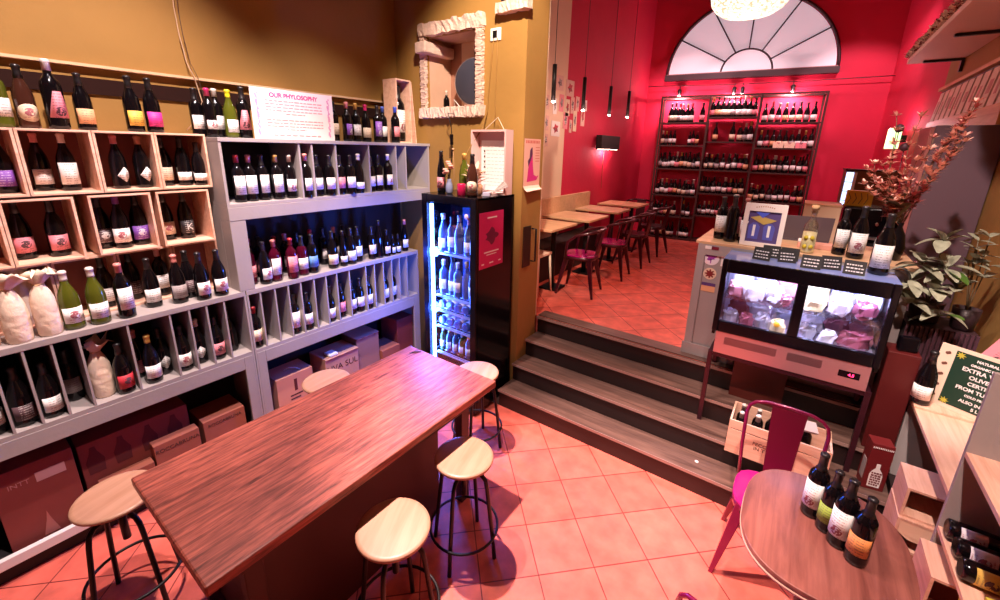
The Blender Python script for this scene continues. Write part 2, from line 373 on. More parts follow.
def small(t,lab,cap):
    k=('s',t,lab,cap)
    if k in CACHE: return CACHE[k]
    p=PROF[t]; z0,z1,r=LH[t]; mbb=MB(); top=p[-1][1]
    mbb.lathe([q for q in p if q[1]<=top-.07]+[(.0145,top-.07)],12)
    mbb.lathe([(.0150,top-.07),(.0150,top-.015),(.017,top-.014),(.0165,top),(.001,top)],10,mi=2)
    mbb.lathe([(r+.0012,z0),(r+.0012,z1)],12,mi=1)
    # open tube label: remove caps
    me=mbb.mesh('small_bottle',[GL['black'],LM(lab,0),cap_m(cap)]); CACHE[k]=me; return me
def sbottle(x,y,z,t,lab,cap,label,group,rz=0,s=1.):
    o=link('wine_bottle',small(t,lab,cap),None,(x,y,z),rz); o.scale=(s,s,s); tag(o,label,'bottle',group); return o
# ---------------------------------------------------------------- left shelving
XF=-2.92; XB=-3.34
def low_unit(y0,y1,divs,label,rail):
    r=empty('shelving_unit',(XF,y0,0)); tag(r,label,'shelving')
    L_=y1-y0; d=XF-XB
    MB().box(-d,0,0,L_,1.205,1.24).build('counter_board',GREY,r,bevel=.003)
    MB().box(-d,-.002,.012,L_-.012,.775,.80).build('cubby_floor',GREY,r)
    MB().box(-.02,.0,.07,L_-.07,.685,.774).build('front_beam',GREY,r,bevel=.002)
    MB().box(-d,0,0,.012,.0,1.2045).build('side_panel',GREY,r)
    MB().box(-d,0,L_-.012,L_,.0,1.2045).build('side_panel',GREY,r)
    MB().box(-.02,.0,.0125,.0695,.0,.774).build('post',GREY,r,bevel=.002)
    MB().box(-.02,.0,L_-.0695,L_-.0125,.0,.774).build('post',GREY,r,bevel=.002)
    MB().box(-d,-d+.008,.0125,L_-.0125,.10,1.204).build('back_panel',GREY_SHADE,r)
    if rail: MB().box(-.03,.001,.07,L_-.07,.10,.155).build('base_rail',WHITEP,r,bevel=.003)
    MB().box(-.06,-.045,.0125,L_-.0125,.0,.0995).build('toe_kick',BLACKMATT,r)
    MB().box(-d+.009,-.031,.0125,L_-.0125,.10,.12).build('bottom_board',GREY_SHADE,r)
    for y in divs: MB().box(-d+.009,-.003,y-y0-.005,y-y0+.005,.801,1.204).build('divider',GREY,r)
low_unit(-.55,1.142,[-.47,-.37,-.27,-.17,-.07,.03,.128,.226,.324,.522,.717,.815,.908,1.008],'grey painted low shelving unit under the stacked pine crates',True)
low_unit(1.146,2.70,[1.235,1.335,1.43,1.525,1.63,1.73,1.825,1.94,2.10,2.19,2.285,2.38,2.47,2.56],'grey painted low shelving unit with narrow bottle slots behind the long table',False)
# upper grey unit
r=empty('shelving_unit',(XF,1.112,1.2405)); tag(r,'grey wooden upper shelf unit carrying the pink and white notice','shelving')
d=XF-XB; yb=lambda y:y-1.112; zb=lambda z:z-1.2405
MB().box(-d,0,0,.016,zb(1.8235),zb(2.2035)).build('side_panel',GREY,r)
MB().box(-.14,0,0,.095,0,zb(1.7145)).build('post',GREY,r,bevel=.003)
MB().box(-d,-.0,yb(2.864),yb(2.88),zb(1.8235),zb(2.2035)).build('side_panel',GREY,r)
MB().box(-d,0,0,yb(2.88),zb(1.80),zb(1.823)).build('shelf_board',GREY,r,bevel=.002)
MB().box(-.022,.002,0,yb(2.88),zb(1.715),zb(1.7995)).build('front_beam',GREY,r,bevel=.002)
MB().box(-d,.004,0,yb(2.89),zb(2.204),zb(2.228)).build('top_board',GREY,r,bevel=.002)
MB().box(-d,-d+.008,yb(1.13),yb(2.86),zb(1.241),zb(2.2)).build('back_panel',GREY_SHADE,r)
MB().box(-d+.0005,-d+.004,.02,yb(2.70),.0,zb(1.7145)).build('lower_back_panel',GREY_SHADE,r)  # dark sheet added so the open shelf stays shaded at the back
MB().box(-d,-.141,.0,.012,0,zb(1.7995)).build('lower_side_panel',GREY,r)
MB().box(-.1405,-.0225,.0,.012,zb(1.7150),zb(1.7995)).build('corner_filler',GREY,r)
for y in (1.62,1.715,1.905,2.205,2.485,2.595): MB().box(-d+.009,-.003,yb(y)-.006,yb(y)+.006,zb(1.8235),zb(2.2035)).build('divider',GREY,r)
# crates
def crate(y0,y1,z0,xf,label,h=.322,xb=-3.335):
    r=empty('wine_crate',(xf,y0,z0)); tag(r,label,'crate','pine wine crates stacked on the left')
    L_=y1-y0; dd=xf-xb; t=.011
    MB().box(-dd,0,0,L_,0,t).build('bottom_board',PINE,r,bevel=.001); MB().box(-dd,0,0,L_,h-t,h).build('top_board',PINE,r,bevel=.001)
    MB().box(-dd,0,0,t,t+.0003,h-t-.0003).build('side_board',PINE,r); MB().box(-dd,0,L_-t,L_,t+.0003,h-t-.0003).build('side_board',PINE,r)
    MB().box(-dd,-dd+.006,t,L_-t,t,h-t).build('back_board',CRATE_SHADE,r)
A=[(-.22,.043,'behind the frame edge'),(.046,.309,''),(.312,.580,''),(.583,.842,''),(.845,1.10,'')]
rowsn=['top row','middle row','bottom row']
for n,(a,b,_) in enumerate(A): crate(a,b,1.923,-3.06,'open pine wine crate, %s from left in the top row of crates'%ORD[n])
for n,(a,b) in enumerate(((-.42,-.12),(-.09,.195),(.198,.455),(.508,.775),(.80,1.07))): crate(a,b,1.585,-3.06,'open pine wine crate, %s from left in the middle row of crates'%ORD[n],.326,)
for n,(a,b) in enumerate(((-.25,.045),(.048,.318),(.321,.580),(.583,.845),(.848,1.095))): crate(a,b,1.2405,-3.13,'open pine wine crate, %s from left in the bottom row of crates'%ORD[n],.333)
F=PI/2
# bottles on top of crates
TOPC=[(.30,'bord','olive','white','white',0,'clear bottle with white label at left end on top of the crates',1),
(.385,'burg','brown','cream','black',4,'amber bottle with cream scalloped label on top of the crates',.98),
(.485,'bord','black','pink','white',5,'tall dark bottle with pink triangular label above the left crates',1.1),
(.595,'burg','black','peach','black',0,'dark bottle with peach label standing alone above the crates',.95),
(.80,'burg','black','yellow','black',0,'dark bottle with yellow and white label above the crates',1.0),
(.89,'burg','black','magenta','black',0,'dark bottle with magenta and white label above the crates',1.0),
(1.12,'bord','black','white','black',0,'dark bottle leftmost of the cluster left of the notice',.97),
(1.175,'bord','black','white','magenta',1,'dark bottle with magenta capsule left of the notice',.98),
(1.235,'bord','black','white','white',0,'dark bottle with pale cap in the cluster left of the notice',1.0),
(1.29,'burg','olive','white','yellow',0,'green bottle with bright yellow capsule left of the notice',.99)]
for i,(y,t,g,l,c,sh,lb,s) in enumerate(TOPC): bottle(-3.17+(.0,.0,.03,.0,.0,.0,-.02,.03,-.02,.04)[i],y,2.2455 if y<1.1 else 2.2295,t,g,l,c,F+.25,lb,'bottles standing on top of the crates',1 if sh else 0,sh,s)
bottle(-3.13,1.375,2.2295,'bord','black','pink','black',F-.1,'dark bottle with pink triangular label touching the notice','bottles standing on top of the crates',1,5,1.08)
def row(lst,z,where,group,xs=None):
    n=0
    for e in lst:
        n+=1
        x,y,t,g,l,c=e[:6]; k=e[6] if len(e)>6 else {}
        lb=k.get('lb') or '%s bottle with %s, %s from left %s'%({'black':'dark','green':'green','olive':'yellow-green','brown':'brown','red':'deep red','tissue':'wrapped','blue':'blue-lit'}[g],(l+' label') if l else 'no label',ORD[n-1],where)
        bottle(x,y,z,t,g,l,c,k.get('f',F+random.uniform(-.1,.3)),lb,group,k.get('k',0),k.get('sh',0),k.get('s',1.),k.get('tilt'))
zA=1.9345
row([(-3.2,.255,'burg','black','purple','black'),(-3.25,.39,'burg','black','white','pink'),(-3.18,.48,'burg','black','white','white',{'sh':2}),
 (-3.15,.68,'burg','black','white','pink',{'sh':3}),(-3.15,.785,'burg','black','white','cork',{'sh':3}),(-3.2,.905,'burg','black','cream','black'),(-3.16,.99,'burg','black','white','black',{'sh':1}),(-3.12,1.06,'burg','black','white','black',{'sh':1,'s':.9})],
 zA,'in the top row of crates','bottles in the top row of crates')
for o in bpy.data.objects:
    if o.get('group')=='bottles in the top row of crates': o.scale=[v*.965 for v in o.scale]
row([(-3.21,.255,'burg','black','pink','black',{'k':1,'s':1.0}),(-3.17,.375,'burg','black','pink','black',{'k':1}),(-3.22,.565,'burg','black','dark','black',{'k':1}),(-3.16,.635,'burg','black','white','purple',{'k':1}),(-3.19,.725,'burg','black','purple','black',{'k':1}),
 (-3.23,.87,'burg','black','cream','black',{'k':1}),(-3.2,.965,'burg','black','black','black',{'k':0,'lb':'dark bottle with a large white letter K in a middle-row crate'})],
 1.5965,'in the middle row of crates','bottles in the middle row of crates')
# letter K painted on the bottle
def text(name,body,size,mat_,loc,rot,parent=None,ex=.0006,align='CENTER',sx=1,bold=0):
    cu=bpy.data.curves.new(name,'FONT'); cu.body=body; cu.size=size; cu.extrude=ex; cu.align_x=align; cu.align_y='CENTER'; cu.offset=bold
    t=bpy.data.objects.new(name,cu); COL.objects.link(t); bpy.context.view_layer.update()
    me=bpy.data.meshes.new_from_object(t.evaluated_get(bpy.context.evaluated_depsgraph_get())); bpy.data.objects.remove(t)
    me.materials.clear(); me.materials.append(mat_)
    o=bpy.data.objects.new(name,me); COL.objects.link(o); o.location=loc; o.rotation_euler=rot; o.scale=(sx,1,1)
    if parent:o.parent=parent
    return o
INK_W=mat('white_lettering',(.85,.80,.78),.6); INK_D=mat('dark_lettering',(.06,.02,.02),.7); INK_P=mat('pink_lettering',(.80,.10,.22),.7); INK_M=mat('magenta_print',(.62,.02,.22),.6)
kb=[o for o in bpy.data.objects if o.get('label','').find('letter K')>=0][0]
text('letter_print','K',.055,INK_W,(0,-.0425,.075),(PI/2,0,0),kb)
# ledge bottles
row([(-2.99,.335,'burg','olive','white','white',{'k':1,'s':1.03,'lb':'yellow-green bottle with white label beside the wrapped bottles'}),(-2.975,.435,'burg','olive','white','white',{'s':1.03,'lb':'yellow-green bottle with white label, second beside the wrapped bottles'}),
 (-3.22,.522,'burg','black','white','black'),(-2.965,.545,'bord','black','white','pink',{'sh':2,'s':1.03}),(-3.26,.655,'burg','black','dark','black'),(-3.05,.69,'burg','black','white','black',{'s':.98}),
 (-3.21,.785,'bord','black','white','pink'),(-3.01,.81,'burg','black','grey','pink'),(-3.075,.885,'burg','black','dark','black'),(-2.965,.92,'burg','black','white','black',{'k':1}),(-2.965,1.02,'burg','black','white','black',{'k':1})],
 1.2412,'on the ledge below the crates','bottles on the grey ledge')
for o in bpy.data.objects:
    if o.get('group')=='bottles on the grey ledge' and o.location.x<-3.19: o.location.z=1.252
# tissue wrapped bottles
def wrapped(x,y,z,s,rz,label,group='bottles wrapped in cream tissue'):
    r=empty('wrapped_bottle',(x,y,z),rz); r.scale=(s,s,s*1.16); tag(r,label,'wrapped bottle',group)
    prof=[(.043,0),(.047,.01),(.049,.06),(.050,.12),(.047,.17),(.036,.205),(.024,.228),(.020,.240)]
    mb=MB().lathe(prof,20)
    rnd=random.Random(int(x*999+y*77)); mb.v=[(v[0]*(1+rnd.uniform(-.05,.05)),v[1]*(1+rnd.uniform(-.05,.05)),v[2]) for v in mb.v]
    mb.build('wrapping',GL['tissue'],r)
    fr=MB(); ring=[];n=16
    vs=[]; 
    for j,(rr,zz) in enumerate(((.020,.238),(.028,.256),(.044,.278),(.052,.292))):
        for k in range(n):
            a=2*PI*k/n; q=rr*(1+(.35 if k%2 else -.25)*(j/3)); vs.append((q*math.cos(a)+j*.006,q*math.sin(a),zz+rnd.uniform(-.008,.008)*j))
    fs=[]
    for j in range(3):
        for k in range(n): fs.append((j*n+k,j*n+(k+1)%n,(j+1)*n+(k+1)%n,(j+1)*n+k))
    m_=fr.add(vs,fs,0,True).build('ruffle',GL['tissue'],r); sm=m_.modifiers.new('s','SOLIDIFY'); sm.thickness=.002
    MB().tube([(.021*math.cos(a),.021*math.sin(a),.238+.002*math.sin(3*a)) for a in [2*PI*k/14 for k in range(14)]],.0035,6,closed=True).build('tie_string',mat('raffia',(.62,.40,.22),.8),r)
for n,(x,y,s) in enumerate(((-3.0,.035,.96),(-2.975,.14,.96),(-2.98,.245,.96),(-3.20,.2,.95),(-3.20,.10,.95))):
    wrapped(x,y,1.2412 if x>-3.12 else 1.252,s,n*1.1,'bottle wrapped in cream tissue, %s of the wrapped ones on the ledge'%['leftmost front','middle front','rightmost front','right rear','left rear'][n])
# lower cubbies left
row([(-3.0,-.02,'bord','black','white','black'),(-3.0,.08,'champ','black','dark','black'),(-2.99,.177,'burg','black','white','black'),(-3.1,.275,'bord','black','grey','black')],.801,'in the slots under the ledge','bottles in the slots under the ledge')
wrapped(-3.02,.385,.801,.98,1.,'bottle wrapped in cream tissue alone in a slot under the ledge')
row([(-2.97,.468,'burg','black','red','black',{'k':1,'lb':'dark bottle with red and white label beside the wrapped one'}),(-3.12,.568,'burg','black','pink','pink',{'lb':'dark pink-capped bottle at the back of the wide slot'}),(-2.98,.602,'burg','black','white','gold',{'lb':'dark gold-capped bottle with white label in the wide slot'}),
 (-3.05,.672,'burg','black','white','black',{'sh':3,'lb':'dark bottle with hanging white tag in the wide slot'}),(-3.0,.767,'burg','black','white','black',{'k':1,'lb':'dark bottle with round emblem label right of the wide slot'}),
 (-3.03,.862,'burg','black','white','white',{'sh':3,'lb':'dark bottle with tilted square white tag in a slot'}),(-3.0,.957,'burg','black','pink','black',{'k':1,'lb':'dark bottle with striped pink label in a slot'}),(-3.06,1.06,'burg','black',None,'black',{'lb':'unlabelled dark bottle in the last slot before the grey post'})],.801,'in the right half of the slots','bottles in the slots under the ledge')
# right unit rows
row([(-2.985,1.225,'bord','black','white','red',{'sh':2}),(-2.99,1.30,'bord','black','white','pink',{'sh':2}),(-3.0,1.385,'bord','black','white','black',{'sh':2}),(-2.98,1.47,'bord','black','white','gold',{'sh':2}),(-2.98,1.565,'bord','black','white','white',{'k':1}),
 (-2.95,1.667,'bord','black','white','pink',{'s':1.03}),(-2.97,1.765,'bord','black','white','black'),(-2.95,1.855,'bord','black','white','black'),(-2.96,1.95,'bord','black','pink','black'),(-2.94,2.03,'bord','black','white','black'),(-2.96,2.12,'burg','black','white','white',{'sh':1,'s':1.03}),
 (-2.98,2.255,'bord','black','white','black',{'s':.95}),(-2.98,2.33,'bord','black','white','black'),(-2.965,2.425,'bord','black','white','white',{'k':1,'s':1.02})],1.8235,'on the upper grey shelf','bottles on the upper grey shelf')
row([(-3.04,1.24,'bord','red','pink','cork'),(-2.985,1.315,'burg','black','white','black',{'k':1}),(-2.99,1.39,'bord','red','white','pink',{'sh':2}),(-3.1,1.45,'bord','red','magenta','red'),(-2.955,1.495,'bord','red','pink','red',{'sh':2}),(-2.98,1.59,'bord','red','white','black'),(-2.98,1.67,'bord','black','blue','black'),
 (-2.98,1.84,'burg','black','cream','black'),(-2.97,1.93,'slim','black','white','black',{'sh':1,'s':.88}),(-2.98,2.01,'burg','black','white','black'),(-3.0,2.09,'bord','black','white','black'),(-2.98,2.22,'bord','black','cream','black',{'s':.95}),(-2.97,2.29,'slim','black',None,'black'),(-2.96,2.365,'burg','black','cream','black',{'s':.8}),
 (-2.96,2.435,'burg','black','white','black',{'s':.6}),(-2.96,2.495,'burg','black','white','black',{'s':.6}),(-2.985,2.60,'slim','black','white','pink',{'s':.9})],1.2412,'on the open middle grey shelf','bottles on the middle grey shelf')
BK=[(-3.14,1.29),(-3.17,1.37),(-3.14,1.55),(-3.12,1.63),(-3.15,1.76),(-3.14,1.86),(-3.12,1.95),(-3.14,2.05)]
row([(x,y,'bord','black',('pink','white','grey','white')[i%4],('red','black','pink','black')[i%4]) for i,(x,y) in enumerate(BK)],1.2412,'in the rear of the middle shelf','bottles in the back rank of the middle grey shelf')
row([(-2.97,1.192,'bord','black','cream','red'),(-2.975,1.478,'bord','black','white','black',{'sh':2,'s':1.05}),(-2.97,1.578,'bord','black','white','black'),(-2.98,1.777,'burg','black','white','black'),(-2.99,1.883,'bord','black','pink','black'),(-2.975,1.98,'bord','black','white','black'),(-2.975,2.058,'bord','black','white','black',{'s':1.0}),
 (-2.97,2.145,'bord','black','white','black'),(-2.98,2.333,'bord','black','white','black'),(-2.985,2.425,'bord','black','white','black')],.8012,'in the right lower slots','bottles in the narrow lower slots')
# on top of upper unit
row([(-3.14,2.05,'bord','black','cream','black'),(-3.08,2.13,'bord','black','purple','pink',{'k':1}),(-3.1,2.23,'bord','black','white','gold'),(-3.12,2.34,'burg','black','cream','magenta'),(-3.08,2.43,'bord','black','purple','black',{'k':1,'sh':2}),(-3.12,2.52,'bord','black','white','blue'),(-3.02,2.575,'bord','black','pink','blue')],2.2285,'right of the notice on the grey unit','bottles right of the notice on the grey unit')
# magnum in open wooden box
r=empty('wooden_bottle_case',(-3.1,2.70,2.2285)); tag(r,'open upright pine case holding a magnum on the grey unit','bottle case')
for (a,b,c,d_) in ((-.085,.085,0,.012),(-.085,.085,.528,.54)): MB().box(-.11,.06,a,b,c,d_).build('end_board',PINE,r)
for s in (-1,1): MB().box(-.11,.06,*sorted((s*.085,s*.074)),.0125,.5275).build('side_board',PINE,r)
MB().box(-.11,-.104,-.073,.073,.0125,.5275).build('back_board',CRATE_SHADE,r)
lid=MB().hexa([(-.11,.135,.0),(.06,.135,.0),(.06,.145,.0),(-.11,.145,.0),(-.11,.0865,.53),(.06,.0865,.53),(.06,.0965,.53),(-.11,.0965,.53)]).build('lid_board',PINE,r)
bottle(-3.12,2.70,2.2412,'bord','black','white','black',F,'magnum of red wine with big white label inside the pine case','magnum',1,2,1.6,cat='bottle')
# notice board
nb=empty('notice_board',(-3.02,1.675,2.2295)); tag(nb,'white notice reading OUR PHYLOSOPHY with pink borders on the grey unit','notice')
NBM=Matrix.Rotation(-.04,4,'Y')
nbb=MB().box(-.006,.0,-.295,.295,0,.325).build('board',mat('notice_white',(.86,.72,.70),.6),nb)
def onnb(mb,name,m): return mb.build(name,m,nbb)
text('heading','OUR PHYLOSOPHY',.040,INK_M,(.0008,0,.285),(PI/2,0,PI/2),nbb,bold=.0011)
mb=MB(); rnd=random.Random(3)
for ln in range(10):
    z=.250-ln*.0205
    if ln==5: continue
    w=.205 if ln not in (4,9) else .07
    y=-w
    while y<w:
        L_=rnd.uniform(.012,.04); mb.box(.0004,.0012,y,min(y+L_,w),z-.0035,z+.0035); y+=L_+.007
y=-.17
while y<.17:
    L_=rnd.uniform(.02,.05); mb.box(.0004,.0012,y,min(y+L_,.18),.022,.031); y+=L_+.01
onnb(mb,'printed_lines',mat('faded_red_print',(.75,.28,.30),.7))
for s in (-1,1):
    mb=MB(); rnd=random.Random(9)
    for k in range(22):
        z=.03+k*.0125; c=s*.258+rnd.uniform(-.006,.006); w=rnd.uniform(.004,.012)
        mb.prism([(c+w*math.cos(a),z+.008*math.sin(a)) for a in [k2*PI/3 for k2 in range(6)]],'x',.0004,.0012)
    onnb(mb,'floral_border',mat('floral_pink',(.72,.18,.34) if s>0 else (.70,.30,.48),.7))
# rail + dark strip on the left wall, hanging cable
tag(MB().box(-3.349,-3.31,-.9,2.86,2.585,2.60).build('wall_rail',mat('rail_light_wood',(.75,.50,.30),.5)),'thin light wooden rail on the ochre wall above the bottles','rail')
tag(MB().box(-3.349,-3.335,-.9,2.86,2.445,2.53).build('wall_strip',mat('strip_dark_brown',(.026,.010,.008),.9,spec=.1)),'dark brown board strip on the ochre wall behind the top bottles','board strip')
pts=[(-3.30,1.15+.02*math.sin(k*.9),4.85-k*.155) for k in range(15)]+[(-3.30,1.18,2.60),(-3.29,1.20,2.45),(-3.28,1.14,2.33),(-3.30,1.09,2.27)]
tag(MB().tube(pts,.0035,6).build('hanging_cable',mat('pale_cable',(.55,.36,.22),.6)),'thin pale cable hanging from the ceiling to the crate tops','cable')
pts=[(p[0],p[1]+.02,p[2]) for p in pts]
tag(MB().tube(pts,.002,6).build('hanging_cable',mat('dark_cable',(.10,.05,.03),.6)),'thin dark cable hanging beside the pale one','cable')
# cardboard boxes beneath
def carton(x0,x1,y0,y1,z0,z1,m,label,lid=True,txt=None,group='cardboard cartons under the shelves',flap=None):
    r=empty('carton',((x0+x1)/2,(y0+y1)/2,z0)); tag(r,label,'box',group)
    a,b,c=(x1-x0)/2,(y1-y0)/2,z1-z0
    MB().box(-a,a,-b,b,0,c).build('box_body',m,r,bevel=.003)
    MB().box(a+.0003,a+.0008,-.018,.018,.0,c).build('tape_seam',mat('brown_tape',(.30,.12,.06),.4),r) if lid else None
    if flap: MB().box(-a+.005,a+.012,-b,b,c+.003,c+.008).build('flap',flap,r)
    if txt: text('printed_text',txt[0],txt[1],INK_D,(a+.0012,0,c*txt[2]),(PI/2,0,PI/2),r)
    return r
zf=.1215
r=carton(-3.28,-2.985,-.10,.195,zf,.585,CARDD,'large dark red carton with a white sticker under the left ledge',False)
MB().box(.1485,.1495,.0,.11,.345,.40).build('sticker',mat('pale_sticker',(.50,.26,.26),.7),r)
MB().prism([(-.03,.02),(.03,.02),(.008,.11),(.0,.16),(-.008,.11)],'x',.1485,.1495).build('tower_print',mat('faint_print',(.42,.13,.11),.7),r)
text('printed_text','INTT',.035,mat('faint_print2',(.42,.16,.16),.7),(.149,-.06,.37),(PI/2,0,PI/2),r)
r=carton(-3.30,-3.03,.215,.735,zf,.545,CARDD,'long dark red carton with dark figure prints under the left ledge',False)
for k,y in enumerate((-.20,-.08,.05,.18)): MB().prism([(y-.035,.22),(y+.035,.22),(y+.04,.30),(y+.015,.36),(y+.01,.39),(y-.012,.39),(y-.02,.35),(y-.04,.30)],'x',.1353,.136).build('figure_print',mat('dark_print',(.10,.012,.012),.8),r)
carton(-3.02,-2.945,.26,.505,zf,.30,CARD,'low brown carton behind the front left stool',False)
carton(-3.02,-2.945,.515,.755,zf,.395,CARD,'brown carton with dark lettering in front of the long red one',False,('ROCCABRUNA',.034,.82))
carton(-3.2,-2.96,.785,1.04,zf,.40,CARD,'brown carton beside the grey post under the left unit',False,('ROCCABRUNA',.03,.85))
r=carton(-3.2,-2.985,1.285,1.575,0.1215,.465,mat('tan_cardboard',(.60,.26,.17),.8,vary=.1),'tan carton with a dark central print under the right unit',False)
MB().box(.1083,.109,-.012,.012,.20,.30).build('print_column',mat('dark_print',(.10,.012,.012),.8),r)
for k in range(3): MB().box(.1083,.109,-.05,.05-.02*k,.16-.03*k,.172-.03*k).build('print_line',INK_D,r)
MB().tube([(.0,-.03,.345),(.02,.0,.365),(.05,.04,.36),(.08,.06,.347)],.004,6).build('strap',PAPER,r)
carton(-3.2,-2.96,1.675,1.99,zf,.475,CARDL,'pale carton with bold dark lettering behind the rear stool',False,('UVA SUL',.075,.72),flap=CARDL)
carton(-3.22,-2.99,2.0,2.24,zf,.53,mat('greybrown_cardboard',(.28,.15,.12),.8),'grey brown carton with raised pale flap under the right unit',False,flap=CARDL)
carton(-3.2,-2.96,2.25,2.46,zf,.33,CARD,'low brown carton near the far end of the right unit',False)
carton(-3.25,-3.0,2.47,2.67,zf,.56,CARDD,'tall dark red carton at the far end of the right unit',False)
tag(MB().box(-3.05,-2.96,1.72,1.80,.4835,.51).build('tape_roll',PAPER,bevel=.01),'crumpled white paper on the pale lettered carton','paper')
# ---------------------------------------------------------------- long table
t=empty('long_table',(-1.72,1.06,0)); tag(t,'long red-brown wooden high table in front of the bottle shelves','table')
w,l=.385,.785
tb=MB().box(-w,w,-l,l,.775,.82).build('tabletop',TABLEW,t,bevel=.008)
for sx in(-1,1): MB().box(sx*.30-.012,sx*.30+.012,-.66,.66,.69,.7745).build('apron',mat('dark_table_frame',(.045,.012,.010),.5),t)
for sy in(-1,1): MB().box(-.2875,.2875,sy*.66-.012,sy*.66+.012,.69,.7745).build('apron',MATS['dark_table_frame'],t)
for sx in(-1,1):
    for sy in(-1,1): MB().box(sx*.26-.026,sx*.26+.026,sy*.61-.035,sy*.61+.035,0,.7743).build('leg',MATS['dark_table_frame'],t,bevel=.004)
MB().box(-.234,.234,-.6,-.58,.10,.69).build('end_panel',MATS['dark_table_frame'],t); MB().box(.24,.258,-.574,.40,.06,.6895).build('dark_side_panel',MATS['dark_table_frame'],t)  # solid side panel added to darken the space under the tabletop
MB().box(-.012,.012,-.575,.575,.12,.2).build('stretcher',MATS['dark_table_frame'],t)
MB().tube([(-.30,.70,.8205),(-.28,.715,.8215),(-.262,.735,.8215),(-.25,.76,.8215),(-.262,.765,.8215),(-.28,.742,.8215),(-.295,.715,.8215)],.0022,6).build('hair_clip',BLACKM)
tag(bpy.data.objects['hair_clip'],'small black clip lying on the far left corner of the long table','clip'); bpy.data.objects['hair_clip'].location=(-1.72,1.06,.001)
# ---------------------------------------------------------------- stools
def stool(x,y,rz,label,sh=.62):
    r=empty('bar_stool',(x,y,0),rz); tag(r,label,'stool','round wooden stools around the long table')
    MB().lathe([(.02,sh-.024),(.146,sh-.024),(.156,sh-.018),(.158,sh-.008),(.154,sh-.001),(.14,sh),(.001,sh)],40).build('seat',SEATW,r)
    MB().lathe([(.045,sh-.065),(.05,sh-.06),(.055,sh-.0245),(.04,sh-.0245)],16).build('hub',BLACKM,r)
    MB().lathe([(.016,sh-.25),(.016,sh-.066)],12).build('screw_post',BLACKM,r)
    for k in range(4):
        a=k*PI/2; c,s=math.cos(a),math.sin(a)
        prof=[(.02,sh-.085),(.07,sh-.085),(.105,sh-.095),(.125,sh-.12),(.135,sh-.17),(.165,.20),(.185,.0)]
        MB().tube([(c*q,s*q,z) for q,z in prof],.0115,8).build('leg',BLACKM,r)
    MB().tube([(.187*math.cos(2*PI*k/36),.187*math.sin(2*PI*k/36),.165) for k in range(36)],.0075,8,closed=True).build('foot_ring',CHROME if 0 else BLACKM,r)
stool(-2.335,.245,.3,'round wooden stool at the near left corner of the long table')
stool(-1.185,.905,.5,'round wooden stool nearest the camera on the right of the table')
stool(-1.225,1.415,.27,'round wooden stool in the middle of the right side of the table')
stool(-1.715,2.13,.4,'round wooden stool at the far end of the table beside the fridge')
stool(-2.45,1.385,.1,'round wooden stool mostly hidden behind the long table',.63)
# ---------------------------------------------------------------- wine fridge
fx0,fx1,fy0,fy1,fz=-2.49,-1.925,2.36,2.86,1.84
fr=empty('wine_fridge',(fx0,fy0,0)); tag(fr,'tall black glass-door wine fridge with blue light between shelves and column','fridge')
W=fx1-fx0; Dp=fy1-fy0
MB().box(0,.02,.03,Dp,.03,fz).build('side_panel',BLACKP,fr); MB().box(W-.02,W,.03,Dp,.03,fz).build('side_panel',BLACKP,fr)
MB().box(.0205,W-.0205,Dp-.02,Dp,.03,fz-.021).build('back_panel',mat('fridge_inner_blue_lit',(.12,.20,.55),.4),fr)  # blue of the light tube painted into the back panel
MB().box(.0,W,.03,Dp,fz-.02,fz+.0).build('top_panel',BLACKP,fr,bevel=.004)
MB().box(.0205,W-.0205,.03,Dp-.021,.03,.30).build('plinth',BLACKP,fr)
MB().box(.0205,W-.0205,.03,.05,fz-.075,fz-.021).build('header',BLACKP,fr)
MB().box(.20,.30,.027,.0295,fz-.055,fz-.038).build('badge',STEEL,fr)
dr=MB(); dr.box(0,.055,0,.028,.04,fz).box(W-.055,W,0,.028,.04,fz).box(.055,W-.055,0,.028,fz-.06,fz).box(.055,W-.055,0,.028,.04,.32)
d_=dr.build('door',BLACKP,fr,bevel=.003)
MB().box(.055,W-.055,.012,.016,.3205,fz-.0605).build('door_glass',GLASS,d_)
BLUE=mat('blue_light_tube',(.6,.75,1),.5,emit=(.10,.26,1.0),es=18)
MB().box(.058,.085,.032,.048,.34,fz-.08).build('light_tube',BLUE,fr)
for z in (.45,.70,.85,.985,1.36):
    s=MB(); s.box(.022,W-.022,.055,.065,z-.012,z)
    for k in range(10): s.box(.022,W-.022,.08+k*.04,.085+k*.04,z-.006,z)
    s.box(.022,.030,.055,Dp-.03,z-.010,z).box(W-.03,W-.022,.055,Dp-.03,z-.010,z)
    s.build('wire_shelf',mat('pale_wire',(.55,.6,.75),.3,metal=.6),fr)
tag(MB().lathe([(.001,-.001),(.02,-.001),(.02,.001),(.001,.001)],20).build('sticker_disc',mat('pink_white_sticker',(.8,.6,.62),.6),fr,(W-.09,-.0015,1.70),rot=(PI/2,0,0)),None,None)
bx=[.115,.21,.29,.39,.49]
for n,x in enumerate(bx):
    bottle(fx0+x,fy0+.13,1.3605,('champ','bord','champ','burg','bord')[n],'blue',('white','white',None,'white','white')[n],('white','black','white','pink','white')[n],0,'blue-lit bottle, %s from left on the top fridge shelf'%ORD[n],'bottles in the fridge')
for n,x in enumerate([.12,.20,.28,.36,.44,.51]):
    bottle(fx0+x,fy0+.12+.02*(n%2),.9855,('bord','slim','bord','champ','slim','bord')[n],'blue',('white','white','cream',None,'white',None)[n],('white','black','white','gold','pink','white')[n],0,'blue-lit bottle, %s from left on the second fridge shelf'%ORD[n],'bottles in the fridge')
